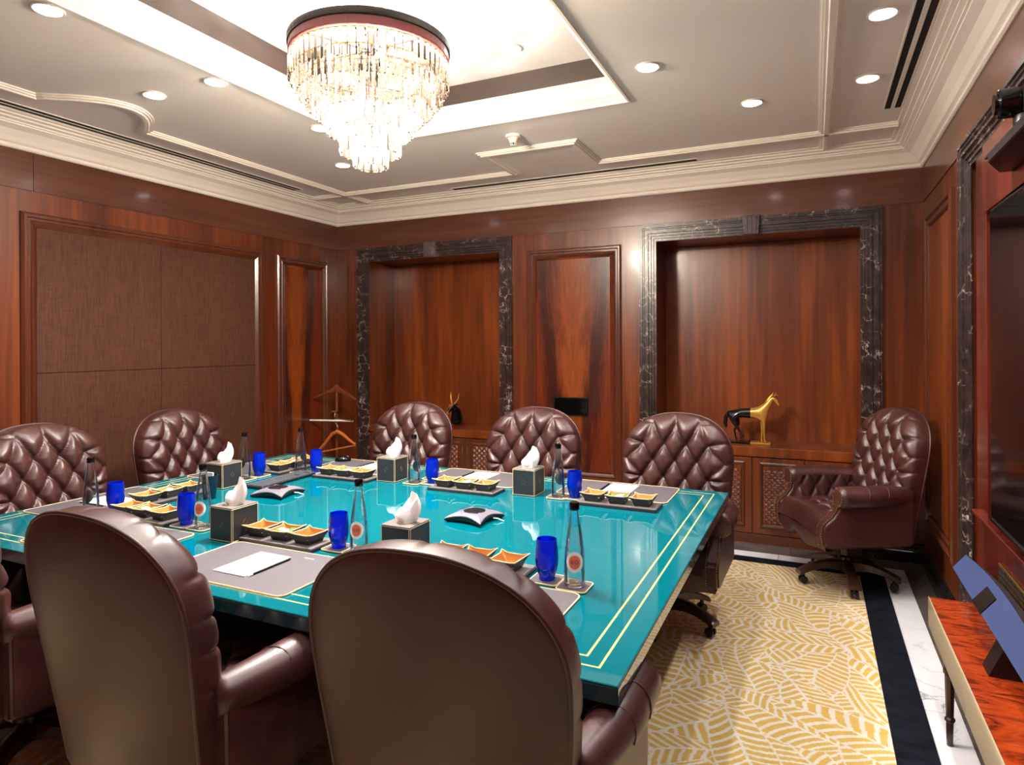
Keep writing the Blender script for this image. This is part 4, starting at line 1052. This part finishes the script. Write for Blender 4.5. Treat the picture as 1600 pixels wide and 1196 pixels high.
# brass grille
t = thing('speaker_grille', 'perforated brass grille on the red panel below the screen', 'grille', (XR-.021, 2.72, .60))
MB().box(-.008, 0, -.48, .48, -.058, .058).build('plate', m_brass, t, bevel=.002)
hl = MB()
for i in range(40):
    for j in range(5):
        y_, z_ = -.465+i*.0238, -.045+j*.0225; hl.prism([(y_+.0075*math.cos(PI*k/3), z_+.0075*math.sin(PI*k/3)) for k in range(6)], -.0095, -.0079, lambda a, b, c_: (c_, a, b))
hl.build('perforation', m_dark, t, kind='stuff', label='grid of dark holes')
# console
CXF, CYA, CYB, CZ = .442, 1.0, 3.29, .45
t = thing('console_table', 'low glossy red wood console with champagne front edge on the right', 'console table', (.56, (CYA+CYB)/2, 0)); hy_ = (CYB-CYA)/2
MB().box(CXF-.56+.004, .665-.56, -hy_, hy_, CZ-.118, CZ).build('top', m_console, t, bevel=.003)
MB().box(CXF-.56, CXF-.56+.0038, -hy_, hy_, CZ-.12, CZ+.001).build('front_edge', m_beige, t)
for x_ in (CXF-.56+.025, .665-.56-.03):
    for y_ in (hy_-.33, -hy_+.1):
        MB().lathe([(0, 0), (.011, 0), (.013, .09), (.018, .095), (.018, .104), (.013, .11), (.017, .27), (.022, .278), (.022, .29), (.018, .3), (.02, .332), (0, .332)], 8, (x_, y_, 0)).build('leg', m_leg_wood, t)
# video bar: long blue cloth face tipped towards the room, on two black feet
t = thing('video_bar', 'long blue cloth covered video bar tilted on the console', 'video bar', (.585, 2.80, CZ+.001))
hl_ = .53; n_ = 15; vs = []; vs2 = []
tilt = Vector((.62, 0, .78)); nrm = Vector((-.78, 0, .62))
for i in range(n_):
    u = -1+2*i/(n_-1); y_ = u*hl_; wid = .078+.028*(1-u*u)
    p0 = Vector((-.045, y_, .125)); p1 = p0+tilt*wid
    a_, b_ = p0+nrm*.004, p1+nrm*.004
    vs += [tuple(p0), tuple(a_), tuple(b_), tuple(p1)]
    q0, q1 = p0-nrm*.055, p1-nrm*.05; vs2 += [tuple(p0+tilt*.001), tuple(p1-tilt*.001), tuple(q1), tuple(q0)]
strip = [(i*4+k, i*4+(k+1) % 4, (i+1)*4+(k+1) % 4, (i+1)*4+k) for i in range(n_-1) for k in range(4)]+[(3, 2, 1, 0), tuple((n_-1)*4+k for k in range(4))]
MB().add(vs, strip).build('cloth_front', m_blue_bar, t); MB().add(vs2, strip).build('housing', m_bar_side, t)
p0 = Vector((-.045, 0, .125))+nrm*.0045
cw = MB(); q = [p0+Vector((0, y_, 0))+tilt*s_ for y_, s_ in ((.0, -.003), (.13, -.003), (.13, .075), (.0, .075))]
cw.add([tuple(v) for v in q]+[tuple(v+nrm*.004) for v in q], [(0, 1, 2, 3), (4, 5, 6, 7), (0, 1, 5, 4), (1, 2, 6, 5), (2, 3, 7, 6), (3, 0, 4, 7)]).build('camera_window', m_black, t)
for y_ in (-.17,): MB().prism([(-.07, 0), (.05, 0), (.02, .105), (-.02, .115)], y_-.045, y_+.045, lambda a, b, c_: (a, c_, b)).build('foot', m_black, t)
